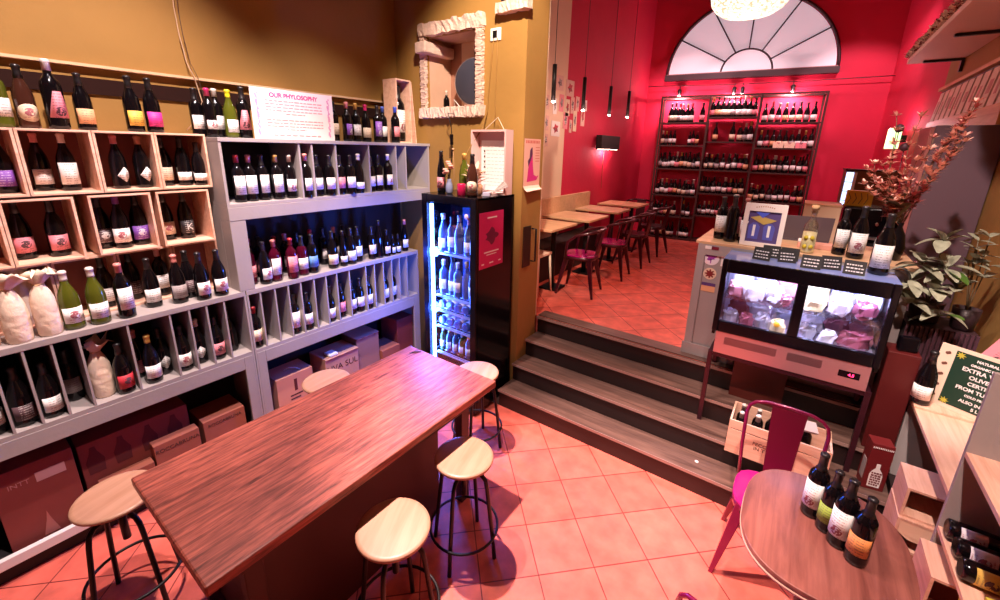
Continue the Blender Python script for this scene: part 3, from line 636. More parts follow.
for zz,nm in ((.85,'upper'),(.70,'lower')):
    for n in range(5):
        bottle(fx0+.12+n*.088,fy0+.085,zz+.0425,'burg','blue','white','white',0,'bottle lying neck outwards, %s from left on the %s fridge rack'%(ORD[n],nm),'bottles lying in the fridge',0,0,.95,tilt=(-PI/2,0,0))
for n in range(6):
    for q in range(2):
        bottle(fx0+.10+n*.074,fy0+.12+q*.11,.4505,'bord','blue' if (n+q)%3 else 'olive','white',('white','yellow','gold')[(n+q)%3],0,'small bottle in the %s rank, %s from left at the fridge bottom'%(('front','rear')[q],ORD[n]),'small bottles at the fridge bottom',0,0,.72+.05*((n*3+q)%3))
# poster on the fridge side
p=empty('poster',(fx1+.0005,2.38+.02,1.29)); tag(p,'magenta poster with a dark emblem on the black fridge side','poster')
MB().box(0,.0015,0,.31,0,.44).build('sheet',mat('magenta_poster',(.60,.012,.13),.5),p)
MB().prism([(.155+.075*math.cos(a)*(1+.25*math.cos(5*a)),.25+.055*math.sin(a)*(1+.3*math.cos(4*a))) for a in [k*2*PI/30 for k in range(30)]],'x',.0016,.0022).build('emblem',mat('dark_magenta_print',(.16,.004,.05),.6),p)
mb=MB(); mb.box(.0016,.0022,.06,.25,.12,.13).box(.0016,.0022,.09,.22,.10,.107).box(.0016,.0022,.03,.06,.03,.04).box(.0016,.0022,.13,.18,.03,.04).box(.0016,.0022,.25,.28,.03,.04).box(.0016,.0022,.10,.22,.39,.40)
mb.build('print_lines',PAPER,p)
# things on top of the fridge
zt=1.8405
bottle(-2.40,2.50,zt,'slim','black','pink','black',.3,'slim black bottle with pink and white label on the fridge top',None,1)
bottle(-2.25,2.61,zt,'champ','olive',None,'gold',.3,'gold-green bottle behind the magenta candle on the fridge')
bottle(-2.055,2.475,zt,'champ','brown','cream','black',.5,'dark bottle with round cream label at the fridge corner',None,1,4)
v=empty('flower_vase',(-2.315,2.50,zt)); tag(v,'small blue-grey vase holding pink blossoms on the fridge','vase')
MB().lathe([(.022,0),(.028,.01),(.030,.05),(.024,.08),(.016,.10),(.017,.115),(.014,.115)],16).build('vase_body',mat('blue_grey_ceramic',(.22,.24,.38),.4,bump=.3),v)
mb=MB(); rnd=random.Random(5)
for k in range(7):
    a=rnd.uniform(0,6.3); rr=rnd.uniform(.0,.045); z=.16+k*.014
    mb.tube([(0,0,.10),(rr*.5*math.cos(a),rr*.5*math.sin(a),z-.03),(rr*math.cos(a),rr*math.sin(a),z)],.002,5)
mb.build('stems',mat('stem_brown',(.15,.08,.04),.7),v)
rnd=random.Random(5); mb=MB()
for k in range(7):
    a=rnd.uniform(0,6.3); rr=rnd.uniform(.0,.045); z=.16+k*.014; c=(rr*math.cos(a),rr*math.sin(a),z)
    for q in range(5):
        b=q*1.257; mb.lathe([(.001,-.008),(.009,-.005),(.012,.002),(.008,.009),(.001,.012)],7,(c[0]+.010*math.cos(b),c[1]+.010*math.sin(b),c[2]))
mb.build('blossoms',mat('pink_blossom',(.78,.35,.28),.7),v)
o=tag(MB().lathe([(.03,0),(.034,.004),(.034,.085),(.031,.09),(.028,.085),(.028,.06),(.001,.058)],20).build('candle_glass',mat('magenta_wax',(.45,.01,.07),.25,coat=.5),None,(-2.155,2.465,zt)),'magenta glass candle between the vase and dark bottle on the fridge','candle')
mb=MB().tube([(0,0,0),(.004,.0,.2),(-.004,0,.335)],.0018,5).lathe([(.001,-.012),(.010,-.006),(.011,.004),(.001,.012)],10,(-.004,0,.345))
tag(mb.build('seed_head',mat('dry_tan',(.50,.26,.14),.8),None,(-2.375,2.62,zt)),'single dried seed head standing behind the slim bottle on the fridge','dried stem')
# dried pale bouquet
dp=empty('dried_bouquet',(-2.125,2.60,zt)); tag(dp,'cream dried leaf bouquet in a woven pot on the fridge','bouquet')
MB().lathe([(.045,0),(.055,.02),(.058,.07),(.05,.08)],18).build('woven_pot',mat('woven_pot',(.55,.25,.14),.8,bump=.8,bscale=60),dp)
def leaf(mb,base,dirv,L_,w,curl=.25,mi=0,n=6,fold=.12):
    d=Vector(dirv).normalized(); up=Vector((0,0,1)); side=d.cross(up)
    if side.length<.05: side=Vector((1,0,0))
    side.normalize(); nrm=side.cross(d).normalized(); b=Vector(base); vs=[]
    for i in range(n+1):
        t=i/n; ww=w*math.sin(PI*min(1,t*.92+.04))**.8; c=b+d*(L_*t)-nrm*0+Vector((0,0,-1))*(curl*L_*t*t)
        vs+=[tuple(c-side*ww+nrm*fold*ww),tuple(c),tuple(c+side*ww+nrm*fold*ww)]
    fs=[]
    for i in range(n):
        a=3*i; fs+=[(a,a+1,a+4,a+3),(a+1,a+2,a+5,a+4)]
    mb.add(vs,fs,mi,True); return mb
rnd=random.Random(11); mb=MB()
for k in range(46):
    a=rnd.uniform(0,6.3); el=rnd.uniform(.3,1.4); leaf(mb,(.02*math.cos(a),.02*math.sin(a),.08+rnd.uniform(0,.08)),(math.cos(a)*math.cos(el),math.sin(a)*math.cos(el),math.sin(el)),rnd.uniform(.06,.13),rnd.uniform(.012,.022),.15)
mb.build('dry_leaves',mat('cream_dry_leaf',(.86,.62,.48),.8),dp)
tag(MB().box(-.03,.03,-.02,.02,0,.03).build('small_box',mat('white_blue_box',(.55,.50,.65),.5),None,(-1.99,2.57,zt),.4,bevel=.003),'small white box in front of the dried bouquet on the fridge','box')
mb=MB()
for k in range(9):
    a0=-.1+k*.09
    mb.add([(0,0,0),(.16*math.cos(a0),-.01*(k%2),.06+.16*math.sin(a0)*.4),(.16*math.cos(a0+.09),-.01*((k+1)%2),.06+.16*math.sin(a0+.09)*.4)],[(0,1,2)])
o=mb.build('paper_fan',PAPER,None,(-2.04,2.70,zt+.01)); o.modifiers.new('s','SOLIDIFY').thickness=.002; tag(o,'cream pleated paper fan leaning beside the framed menu on the fridge','fan')
# framed menu box on the fridge
m_=empty('menu_frame',(-2.10,2.80,zt)); tag(m_,'pink-white deep frame with a white menu standing on the fridge','frame')
for a,b,c,d_ in ((-.175,-.16,0,.50),(.16,.175,0,.50),(-.16,.16,0,.015),(-.16,.16,.485,.50)): MB().box(a,b,-.08,.02,c,d_).build('frame_bar',mat('pink_white_frame',(.68,.45,.44),.5),m_)
MB().box(-.16,.16,.01,.02,.015,.485).build('back_board',mat('pink_white_back',(.60,.36,.36),.6),m_)
MB().box(-.13,.15,.004,.009,.02,.42).build('menu_sheet',mat('menu_paper',(.92,.86,.88),.6),m_)
mb=MB(); rnd=random.Random(2)
for k in range(12):
    x=-.11
    while x<.12:
        q=rnd.uniform(.012,.04); mb.box(x,min(x+q,.13),.0032,.0039,.06+k*.028,.064+k*.028); x+=q+.01
mb.build('menu_lines',mat('faint_menu_print',(.55,.42,.48),.7),m_)
mb=MB()
for k in range(5): mb.box(-.10,-.088,-.0005,.003,.16+k*.042,.175+k*.042)
mb.build('menu_marks',INK_D,m_)
MB().tube([(-.10,.0,.50),(0,.05,.60),(.10,.0,.50)],.0025,5).build('hanging_string',mat('white_string',(.8,.7,.6),.8),m_)
# ---------------------------------------------------------------- niche contents
f=empty('round_mirror',(-2.52,3.06,2.76)); tag(f,'round dark disc with a thin pale rim leaning inside the niche','disc')
MB().lathe([(.001,-.012),(.185,-.012),(.192,-.006),(.192,.006),(.185,.012),(.001,.012)],44).build('disc',mat('blue_black_disc',(.045,.045,.07),.35),f,rot=(PI/2,0,.2))
MB().tube([(.196*math.cos(a),0,.196*math.sin(a)) for a in [2*PI*k/44 for k in range(44)]],.005,6,closed=True).build('rim',STEEL,f,rot=(0,0,.2))
MB().tube([(-.16,-.07,-.28),(-.15,-.10,-.15),(-.07,-.11,-.22),(.05,-.08,-.27)],.005,6).build('pale_cord',PAPER,f)
MB().box(-.09,.11,-.035,.035,-.2845,-.19).build('stand_foot',mat('pink_stone_foot',(.50,.30,.24),.8),f)
bottle(-2.83,3.03,2.475,'bord','black',None,'white',0,'dark bottle with white top standing inside the niche',None,0,0,.75)
s_=empty('wall_socket',(-2.165,2.895,3.06)); tag(s_,'square white double wall socket on the ochre column','socket')
MB().box(-.055,.045,-.006,.0045,-.045,.045).build('plate',PAPER,s_,bevel=.003); MB().box(-.03,.012,-.0095,-.0062,-.026,.026).build('plug',BLACKM,s_,bevel=.003)
tag(MB().tube([(-2.185,2.888,3.03),(-2.20,2.885,2.9),(-2.225,2.885,2.65),(-2.235,2.885,2.5),(-2.25,2.84,2.36),(-2.27,2.70,2.2),(-2.29,2.60,2.05)],.004,6).build('socket_cable',mat('ochre_cable',(.30,.15,.03),.6)),'cable running from the socket down behind the framed menu, left one','cable')
tag(MB().tube([(-2.15,2.888,3.03),(-2.145,2.885,2.9),(-2.155,2.885,2.65),(-2.155,2.885,2.47),(-2.15,2.87,2.40)],.004,6).build('socket_cable',MATS['ochre_cable']),'cable running from the socket to the top of the framed menu, right one','cable')
c_=empty('niche_cable',(-2.58,2.80,2.37)); tag(c_,'black cable with inline switch hanging from the niche sill','cable')
MB().tube([(.0,.11,.115),(.0,-.02,.11),(.0,.02,0),(.0,.03,-.1),(-.005,.03,-.25),(-.03,0,-.45)],.004,6).build('cord',BLACKM,c_)
MB().box(-.012,.012,.012,.034,-.15,-.06).build('inline_switch',BLACKP,c_,bevel=.004)
# poster + handle on column side (plane x=-1.88)
p=empty('poster',(-1.879,2.915,1.86)); tag(p,'pale pink poster with a magenta long-gowned figure on the column side','poster')
MB().box(0,.0015,0,.25,.045,.42).build('sheet',mat('pale_pink_sheet',(.78,.42,.36),.6),p)
MB().prism([(.05,.075),(.20,.085),(.235,.125),(.20,.115),(.155,.13),(.135,.22),(.125,.30),(.12,.34),(.10,.335),(.085,.27),(.065,.18)],'x',.0017,.0022).build('gown_print',INK_M,p)
MB().prism([(.085,.33),(.11,.355),(.12,.35),(.125,.30),(.10,.25),(.065,.20),(.055,.245),(.08,.27)],'x',.0023,.0027).build('hair_print',mat('dark_violet_print',(.10,.02,.08),.7),p)
mb=MB()
for k in range(9):
    mb.box(.0017,.0021,.02+k*.024,.036+k*.024,.385,.408)
for k in range(6): mb.box(.0017,.0021,.17,.235,.35-k*.022,.355-k*.022)
mb.build('title_print',mat('brick_print',(.55,.12,.10),.7),p)
o=MB().add([(0,0,.045),(0,.25,.045),(.035,.25,.01),(.04,0,.0),(.012,0,.02),(.012,.25,.02)],[(0,1,5,4),(4,5,2,3)]).build('torn_edge',mat('torn_paper',(.82,.60,.50),.8),p); o.modifiers.new('s','SOLIDIFY').thickness=.001
h=empty('wall_pull',(-1.879,2.96,1.2)); tag(h,'dark metal pull handle on a plate on the column side','handle')
MB().box(0,.006,-.02,.10,0,.36).build('plate',mat('dark_bronze',(.07,.04,.03),.4,metal=.6),h)
MB().tube([(.006,.11,.33),(.045,.12,.33),(.045,.12,.04),(.006,.11,.04)],.009,8).build('grip',BLACKM,h)
# ---------------------------------------------------------------- dining area
bn=empty('wall_bench',(-2.649,3.30,.651)); tag(bn,'long wall bench with light wooden backrest in the red dining area','bench')
MB().box(0,.04,.10,2.62,.50,.955).build('backrest',DININGW,bn,bevel=.003)
MB().box(0,.30,.0,2.62,.38,.43).build('seat_board',mat('dark_bench',(.018,.006,.006),.6),bn); MB().box(.0,.26,.02,2.60,0,.379).build('bench_base',MATS['dark_bench'],bn)
for n,(y0,y1,x0,x1) in enumerate(((3.70,4.30,-2.59,-2.02),(4.53,5.12,-2.60,-1.98),(5.44,5.95,-2.61,-1.98),(6.24,6.80,-2.62,-1.98))):
    t=empty('dining_table',((x0+x1)/2,(y0+y1)/2,.651)); tag(t,'small light wooden dining table, %s from the steps along the bench'%ORD[n],'table','dining tables along the bench')
    a,b=(x1-x0)/2,(y1-y0)/2
    MB().box(-a,a,-b,b,.725,.75).build('tabletop',DININGW,t,bevel=.003)
    MB().lathe([(.03,.02),(.03,.7249)],12,(.12,.06,0)).build('pedestal',BLACKM,t); MB().box(.0,.22,-.02,.22,0,.02).build('base_plate',BLACKM,t,bevel=.004) if n!=9 else None
def tolix(x,y,z,rz,label,seatm,framem,arms=False,hb=.40,splat=True,group=None):
    r=empty('metal_chair',(x,y,z),rz); tag(r,label,'chair',group)   # faces local -y, back at +y
    st_=MB(); pts=[]
    w=.175
    for k in range(28):
        a=2*PI*k/28; q=3.2; c,s=math.cos(a),math.sin(a)
        rr=1/((abs(c)**q+abs(s)**q)**(1/q)); pts.append((w*rr*c,w*rr*s))
    st_.prism(pts,'z',.435,.45,0,True); st_.build('seat',seatm,r,bevel=.004)
    st2=MB().prism([(a*1.0,b*1.0) for a,b in pts],'z',.40,.4348,0,True); st2.build('seat_apron',framem,r)
    for sx in(-1,1):
        for sy in(-1,1):
            a0=Vector((sx*.145,sy*.145,.435)); b0=Vector((sx*.205,sy*.215,0)); vs=[]
            for P,h_ in ((a0,.055),(b0,.020)):
                vs+=[(P.x+(dx*h_ if dx*sx<0 else dx*.002),P.y+(dy*h_ if dy*sy<0 else dy*.002),P.z) for dx,dy in ((-1,-1),(1,-1),(1,1),(-1,1))]
            mb=MB().hexa(vs[4:]+vs[:4]); mb.build('leg',framem,r,bevel=.003)
    if arms:
        pts=[(-.20,-.12,.42),(-.215,-.10,.60),(-.225,0,.68),(-.215,.13,.715),(-.13,.215,.735),(0,.24,.74),(.13,.215,.735),(.215,.13,.715),(.225,0,.68),(.215,-.10,.60),(.20,-.12,.42)]
        MB().tube(pts,.016,8).build('arm_hoop',framem,r)
        MB().hexa([(-.07,.165,.43),(.07,.165,.43),(.07,.171,.43),(-.07,.171,.43),(-.08,.225,.73),(.08,.225,.73),(.08,.231,.73),(-.08,.231,.73)]).build('splat',framem,r)
        MB().tube([(-.20,.10,.5),(-.215,.13,.712)],.01,6).build('arm_support',framem,r); MB().tube([(.20,.10,.5),(.215,.13,.712)],.01,6).build('arm_support',framem,r)
    else:
        top=.45+hb; pts=[(-.165,.14,.42),(-.178,.165,.60),(-.185,.19,top-.10)]
        for k in range(9):
            a=PI-PI*k/8; pts.append((.185*math.copysign(abs(math.cos(a))**.6,math.cos(a)),.205,top-.10+.10*math.sin(a)**.75 if 0<k<8 else top-.09))
        pts+=[(.185,.19,top-.10),(.178,.165,.60),(.165,.14,.42)]
        MB().tube(pts,.0095,8).build('back_hoop',framem,r)
        if splat: MB().hexa([(-.055,.158,.44),(.065,.158,.44),(.065,.163,.44),(-.055,.163,.44),(-.075,.20,top-.012),(.085,.20,top-.012),(.085,.205,top-.012),(-.075,.205,top-.012)]).build('splat',SPLAT_SHADE if framem is MAG else framem,r)
    return r
tolix(-1.89,4.17,.651,PI/2+.15+PI,'dark red metal armchair with magenta seat nearest the steps',MAGS,MAGD,True,group='metal armchairs along the bench tables')
tolix(-1.86,5.02,.651,PI/2+.1+PI,'dark red metal armchair at the second bench table',MAGS,MAGD,True,group='metal armchairs along the bench tables')
tolix(-1.84,5.78,.651,PI/2+PI,'dark red metal armchair at the third bench table',MAGD,MAGD,True,group='metal armchairs along the bench tables')
tolix(-1.84,6.62,.651,PI/2-.1+PI,'dark red metal armchair at the farthest bench table',MAGD,MAGD,True,group='metal armchairs along the bench tables')
tolix(-2.28,7.15,.651,0,'dark metal armchair behind the farthest bench table by the rack',MAGD,MAGD,True,group='metal armchairs along the bench tables')
r=empty('white_stool',(-2.23,3.83,.651)); tag(r,'cream painted square stool half hidden behind the column','stool')
WS=mat('cream_painted_metal',(.80,.62,.48),.5)
MB().box(-.16,.08,-.15,.15,.43,.46).build('seat',WS,r,bevel=.006)
for sx,sy in ((-1,-1),(.6,-1),(.6,1),(-1,1)): MB().tube([(sx*.11,sy*.12,.43),(sx*.15,sy*.15,0)],[.014,.010],8).build('leg',WS,r)
# pendant lamps
PLIT=mat('pendant_lit_tip',(1,.9,.8),.5,emit=(1,.75,.6),es=40)
for n,(y,z) in enumerate(((4.0,2.665),(4.71,2.64),(5.5,2.64),(6.18,2.66))):
    r=empty('pendant_lamp',(-2.25,y,z)); tag(r,'slim black tube pendant, %s from the column over the bench tables'%ORD[n],'pendant lamp','tube pendants over the bench tables')
    MB().lathe([(.016,.012),(.022,.012),(.022,.36),(.004,.365)],14).build('lamp_tube',BLACKM,r); MB().lathe([(.001,.0),(.016,.002),(.018,.012),(.001,.013)],14).build('bulb',PLIT,r)
    MB().tube([(0,0,.36),(0,0,4.899-z)],.003,6).build('cord',BLACKM,r)
# wall sconce on the red wall
r=empty('wall_sconce',(-2.648,6.36,2.22)); tag(r,'black rectangular wall sconce glowing from its edges on the red dining wall','wall lamp')
MB().box(.03,.12,-.36,.36,0,.20).build('shade',BLACKMATT,r,bevel=.004); MB().box(0,.03,-.06,.06,.06,.14).build('bracket',BLACKM,r)
SL=mat('sconce_light_strip',(1,.8,.7),.5,emit=(1,.62,.5),es=14)
MB().box(.05,.10,-.33,.33,-.004,-.0005).build('light_strip',SL,r)
MB().tube([(.005,.03,.0),(.005,.02,-.25),(.005,.04,-.6)],.004,5).build('cord',mat('ochre_cable2',(.5,.2,.1),.6),r)
# pictures on wall
PC=[(4.50,2.93,.10,.17),(4.86,2.90,.18,.17),(5.13,2.86,.22,.19),(4.56,2.66,.10,.16),(4.76,2.62,.09,.18),(4.92,2.66,.11,.20),(5.09,2.62,.12,.20),(5.23,2.66,.10,.2),(5.36,2.70,.10,.18),(4.57,2.42,.10,.17),(4.80,2.36,.22,.18),(5.05,2.46,.12,.20),(5.32,2.44,.10,.26),(5.20,2.42,.07,.16),(5.55,2.52,.12,.26),(4.57,2.24,.10,.14),(5.62,2.72,.08,.14)]
PCOL=[('cream',1),('pink',1),('white',1),('red',1),('peach',1),('grey',1)]
for n,(y,z,w_,h_) in enumerate(PC):
    c=PCOL[(n*5)%6]; o=MB().box(0,.004,-w_/2,w_/2,0,h_).build('wall_print',mat('print_paper_'+c[0],LAB[c[0]] if c[0] in('white','cream','pink') else (.72,.45,.38),.6),None,(-2.6485,y,z-.0),0,rot=(random.uniform(-.06,.06),0,0))
    MB().prism([(w_*.34*math.cos(q*PI/5)*(1 if q%2 else .55),h_*.52+h_*.34*math.sin(q*PI/5)*(1 if q%2 else .6)) for q in range(10)],'x',.0041,.0052).build('figure_print',LM(('dark','grey','red','dark')[n%4],1),o)
    tag(o,'small %s print, %s in the cluster of cards on the dining wall'%(c[0],ORD[n]),'picture','prints pinned on the cream and red dining wall')
# ---------------------------------------------------------------- back rack
FRM=mat('brown_black_frame',(.075,.03,.028),.45,metal=.3)
rk=empty('bottle_rack',P0+Vector((0,0,.651)),RZ); tag(rk,'huge dark metal bottle rack of three bays on the red back wall','rack')
UB=[0,.757,1.494,2.33]; ZT=3.13-.651
for n,u in enumerate(UB):
    MB().box(u-.014,u+.014,0,.028,0,ZT).build('upright',FRM,rk); MB().box(u-.014,u+.014,.30,.328,0,ZT).build('upright',FRM,rk)
    MB().box(u-.012,u+.012,.0285,.2995,ZT-.03,ZT-.004).build('side_rail',FRM,rk)
for b in range(3):
    for v0 in (.003,.303): MB().box(UB[b]+.0145,UB[b+1]-.0145,v0,v0+.022,ZT-.03,ZT-.002).build('top_rail',FRM,rk)
ZL={0:[.03,.42,.80,1.27,1.67,2.05],1:[.03,.48,.87,1.27,1.74,2.13],2:[.03,.42,.79,1.26,1.65,2.04]}
for b in range(3):
    for z in ZL[b]: MB().box(UB[b]+.0145,UB[b+1]-.0145,.0,.328,z-.022,z).build('shelf',FRM,rk)
MB().box(.52,.54,.02,.30,.031,.778).build('partition',FRM,rk)
cols=['white','cream','white','pink','cream','white','peach','grey']; caps=['black','black','red','black','white','black','gold']
def rrow(b,li,us,kind,where,t=None,labs=None,s=.92):
    for n,u in enumerate(us):
        uu=UB[b]+.05+(UB[b+1]-UB[b]-.10)*u
        w=P0+D*uu+Nn*(.10+random.uniform(-.015,.02))
        tt=t or random.choice(['bord','bord','burg','burg','slim']); lc=(labs[n] if labs else cols[(n*3+li*5+b*2)%8]); cc=caps[(n*2+li+b)%7]
        sbottle(w.x,w.y,.651+ZL[b][li]+.0006,tt,lc,cc,'%s-labelled bottle, %s from left, %s of the back rack'%(lc,ORD[n],where),'bottles in the back rack',RZ+random.uniform(-.5,.5),s*random.uniform(.93,1.05))
SH=['bottom shelf','fifth shelf down','fourth shelf down','third shelf down','second shelf down','top shelf']
BAY=['left bay','middle bay','right bay']
def U(n,a=0.,b=1.): return [a+(b-a)*i/(n-1) for i in range(n)] if n>1 else [a]
RR=[(0,5,[.17,.27,.38,.46,.57,.67,.93],'champ',1.0),(1,5,U(9,0,.97),'champ',1.0),(2,5,U(8,.04,.92),'champ',.98),
 (0,4,[.03,.12,.22,.32,.70,.78,.88],'bord',.8),(1,4,[.15,.55,.72,.84,.95],'champ',1.0),(2,4,U(9,.04,.96),'burg',.95),
 (0,3,U(10,.04,.98),None,.92),(1,3,U(8,.02,.97),None,.9),(2,3,U(9,.03,.96),None,.92),
 (0,2,U(9,.04,.95),None,.92),(1,2,U(8,.03,.96),None,.92),(2,2,U(9,.03,.97),None,.92),
 (0,1,[.04,.13,.22,.33,.44,.54,.78,.90],None,.9),(1,1,U(7,.03,.7),None,.85),(2,1,U(5,.05,.6),None,.9),
 (0,0,[.04,.14,.25,.35,.46,.56,.74,.83,.93],None,.9)]
for b,li,us,t,s in RR: rrow(b,li,us,None,'%s, %s'%(SH[li],BAY[b]),t,None,s)
# back rank (second row deeper) for fullness
for b,li in ((0,3),(1,3),(2,3),(0,2),(1,2),(2,2)):
    for n,u in enumerate(U(6,.08,.92)):
        uu=UB[b]+.05+(UB[b+1]-UB[b]-.10)*u; w=P0+D*uu+Nn*.235
        sbottle(w.x,w.y,.651+ZL[b][li]+.0006,'bord','grey',caps[(n+b)%7],'dark rear-rank bottle, %s from left, %s, %s'%(ORD[n],SH[li],BAY[b]),'bottles in the rear rank of the back rack',RZ,.9)
# small carton row on second shelf of right bay
for n in range(3):
    a=UB[2]+.33+n*.15; q=MB().box(-.07,.07,0,.018,0,.085).build('shelf_card',LM(('cream','cream','pink')[n],1),None,P0+D*(a)+Nn*(.012)+Vector((0,0,.651+ZL[2][4]+.0008)),RZ)
    tag(q,'%s card strip, %s from left before the bottles in the right bay'%(('cream','pale','pink')[n],ORD[n]),'card','card strips in the back rack')
# lunette window
UC=1.20; RL=1.22; ZB=3.50
wn=empty('window_1',B(UC,.355,ZB),RZ); wn['kind']='structure'
def arc(r,z=.93,n=40,a0=0,a1=PI): return [(r*math.cos(a0+(a1-a0)*k/n),r*z*math.sin(a0+(a1-a0)*k/n)) for k in range(n+1)]
MB().prism(arc(RL-.03),'y',-.025,-.005).build('frosted_pane',mat('frosted_glass_pane',(.88,.84,.88),.35,emit=(.72,.62,.74),es=.30),wn)
DK=mat('dark_window_bar',(.035,.012,.018),.5)
MB().tube([(x,-.03,z) for x,z in arc(RL)],.022,8).build('arch_frame',DK,wn)
MB().box(-RL-.02,RL+.02,-.10,-.0,-.09,.0).build('window_sill',DK,wn)
MB().box(-RL,RL,-.055,-.02,.001,.02).build('bottom_bar',mat('pale_sill_edge',(.45,.22,.22),.5),wn)
MB().tube([(x,-.035,z) for x,z in arc(.37)],.014,8).build('inner_arch',DK,wn)
for k in range(1,6):
    a=PI*k/6; MB().tube([(.37*math.cos(a),-.035,.37*.93*math.sin(a)),(RL*math.cos(a),-.035,RL*.93*math.sin(a))],.012,6).build('glazing_bar',DK,wn)
# cable with spot lamps above the rack
cb=tag(MB().tube([tuple(B(u,.25+.02*math.sin(u),3.33-.02*math.sin((u+.3)/3.4*PI))) for u in [-.3+.17*k for k in range(21)]],.006,6).build('lamp_cable',BLACKM),'thin black cable stretched across the red back wall above the rack','cable')
SPT=mat('spot_lens',(1,.9,.85),.3,emit=(1,.7,.6),es=60)
for n,u in enumerate((.24,1.08,1.20,1.89)):
    w=B(u,.20,3.13+.0); r=empty('cable_spotlight',w,RZ); tag(r,'small black spotlight on the cable, %s from left above the rack'%ORD[n],'spotlight','spotlights on the wall cable')
    MB().lathe([(.001,.02),(.028,.02),(.030,.03),(.030,.12),(.010,.13)],12).build('lamp_body',BLACKM,r); MB().lathe([(.001,.012),(.024,.013),(.024,.0195)],12).build('lens',SPT,r); MB().tube([(0,0,.13),(0,.04,.19)],.006,6).build('clip',BLACKM,r)
# chandelier
ch=empty('bead_chandelier',(-.735,5.0,3.46)); tag(ch,'large glowing round crystal bead chandelier hanging in the red room','chandelier')
def bead_mat():
    m=bpy.data.materials.new('glowing_crystal_beads'); m.use_nodes=True; nt=m.node_tree; b=nt.nodes['Principled BSDF']
    tc=nt.nodes.new('ShaderNodeTexCoord'); v=nt.nodes.new('ShaderNodeTexVoronoi'); v.inputs['Scale'].default_value=42; nt.links.new(tc.outputs['Object'],v.inputs['Vector'])
    r=nt.nodes.new('ShaderNodeValToRGB'); r.color_ramp.elements[0].color=(1,.90,.74,1); r.color_ramp.elements[0].position=.30; r.color_ramp.elements[1].color=(.42,.27,.15,1); r.color_ramp.elements[1].position=.75
    nt.links.new(v.outputs['Distance'],r.inputs[0]); nt.links.new(r.outputs[0],b.inputs['Emission Color']); b.inputs['Emission Strength'].default_value=1.3; b.inputs['Base Color'].default_value=(.8,.7,.6,1); b.inputs['Roughness'].default_value=.3
    bp=nt.nodes.new('ShaderNodeBump'); bp.inputs['Distance'].default_value=.02; nt.links.new(v.outputs['Distance'],bp.inputs['Height']); nt.links.new(bp.outputs[0],b.inputs['Normal']); return m
pr=[(.001,0),(.12,.006),(.22,.03),(.29,.075),(.33,.13),(.345,.20),(.34,.36)]
MB().lathe(pr,48).build('bead_shade',bead_mat(),ch); MB().tube([(.343*math.cos(a),.343*math.sin(a),.365) for a in [2*PI*k/40 for k in range(40)]],.012,8,closed=True).build('top_ring',CHROME,ch)
MB().tube([(0,0,.36),(0,0,1.43)],.008,6).build('hanging_rod',CHROME,ch)
mb=MB()
for k in range(3):
    a=k*2.094; mb.tube([(.34*math.cos(a),.34*math.sin(a),.37),(0,0,.8)],.003,5)
mb.build('suspension_wires',CHROME,ch)
# ---------------------------------------------------------------- counter
ct=empty('bar_counter',(-.575,3.345,.663)); tag(ct,'grey painted bar counter with light wooden top and round stickers','counter')
MB().box(0,1.19,0,.60,0,.885).build('counter_body',GREY,ct,bevel=.003)
MB().box(-.02,1.20,-.004,.63,.8855,.907).build('counter_top',DININGW,ct,bevel=.003)
mb=MB(); 
for a,b,c,d_ in ((0.0,.055,.0,.885),(.30,.36,.0,.885)): mb.box(a,b,-.012,-.0003,c,d_)
mb.box(.055,.30,-.012,-.0003,.81,.885).box(.055,.30,-.012,-.0003,.0,.07); mb.build('face_frame',GREY,ct)
mb=MB().box(-.012,.36,-.022,-.0123,0,.09); mb.build('toe_board',GREY,ct)
def disc(y_,x_,z_,r_,m1,name='sticker'): 
    return MB().prism([(x_+r_*math.cos(a),z_+r_*math.sin(a)) for a in [k*2*PI/24 for k in range(24)]],'y',y_-.0015,y_-.0002).build(name,m1,ct)
zc=lambda z:z-.663
part(disc(-.001,.098,zc(1.45),.055,mat('white_sticker',(.85,.78,.85),.5)),'white round sticker with violet tree print')
MB().prism([(.098+.032*math.cos(a)*(1+.35*math.sin(5*a)),zc(1.458)+.024*math.sin(a)*(1+.3*math.cos(3*a))) for a in [k*2*PI/30 for k in range(30)]],'y',-.0035,-.0027).build('tree_print',mat('violet_print',(.35,.06,.45),.5),ct)
MB().box(.094,.102,-.0035,-.0027,zc(1.41),zc(1.445)).build('trunk_print',MATS['violet_print'],ct)
part(disc(-.001,.105,zc(1.33),.045,mat('cream_sticker',(.80,.62,.45),.5)),'cream round sticker with dark red flower print')
MB().prism([(.105+.028*math.cos(a)*(1+.3*math.cos(8*a)),zc(1.33)+.028*math.sin(a)*(1+.3*math.cos(8*a))) for a in [k*2*PI/48 for k in range(48)]],'y',-.0035,-.0027).build('flower_print',mat('dark_red_print',(.22,.02,.02),.5),ct)
MB().box(.06,.155,-.0025,-.0012,zc(1.19),zc(1.26)).build('sticker',LM('peach',1),ct); MB().box(.06,.155,-.0035,-.0026,zc(1.235),zc(1.26)).build('sticker_band',mat('violet_band',(.10,.05,.20),.5),ct)
MB().box(.165,.215,-.0025,-.0012,zc(1.40),zc(1.50)).build('sticker',PAPER,ct)
for x,m1 in ((.075,PAPER),(.118,mat('dark_red_tag',(.20,.01,.03),.5))):
    MB().box(x-.026,x+.022,-.0145,-.0123,zc(1.517),zc(1.54)).build('sticker',m1,ct)
zt=.663+.907+.0006
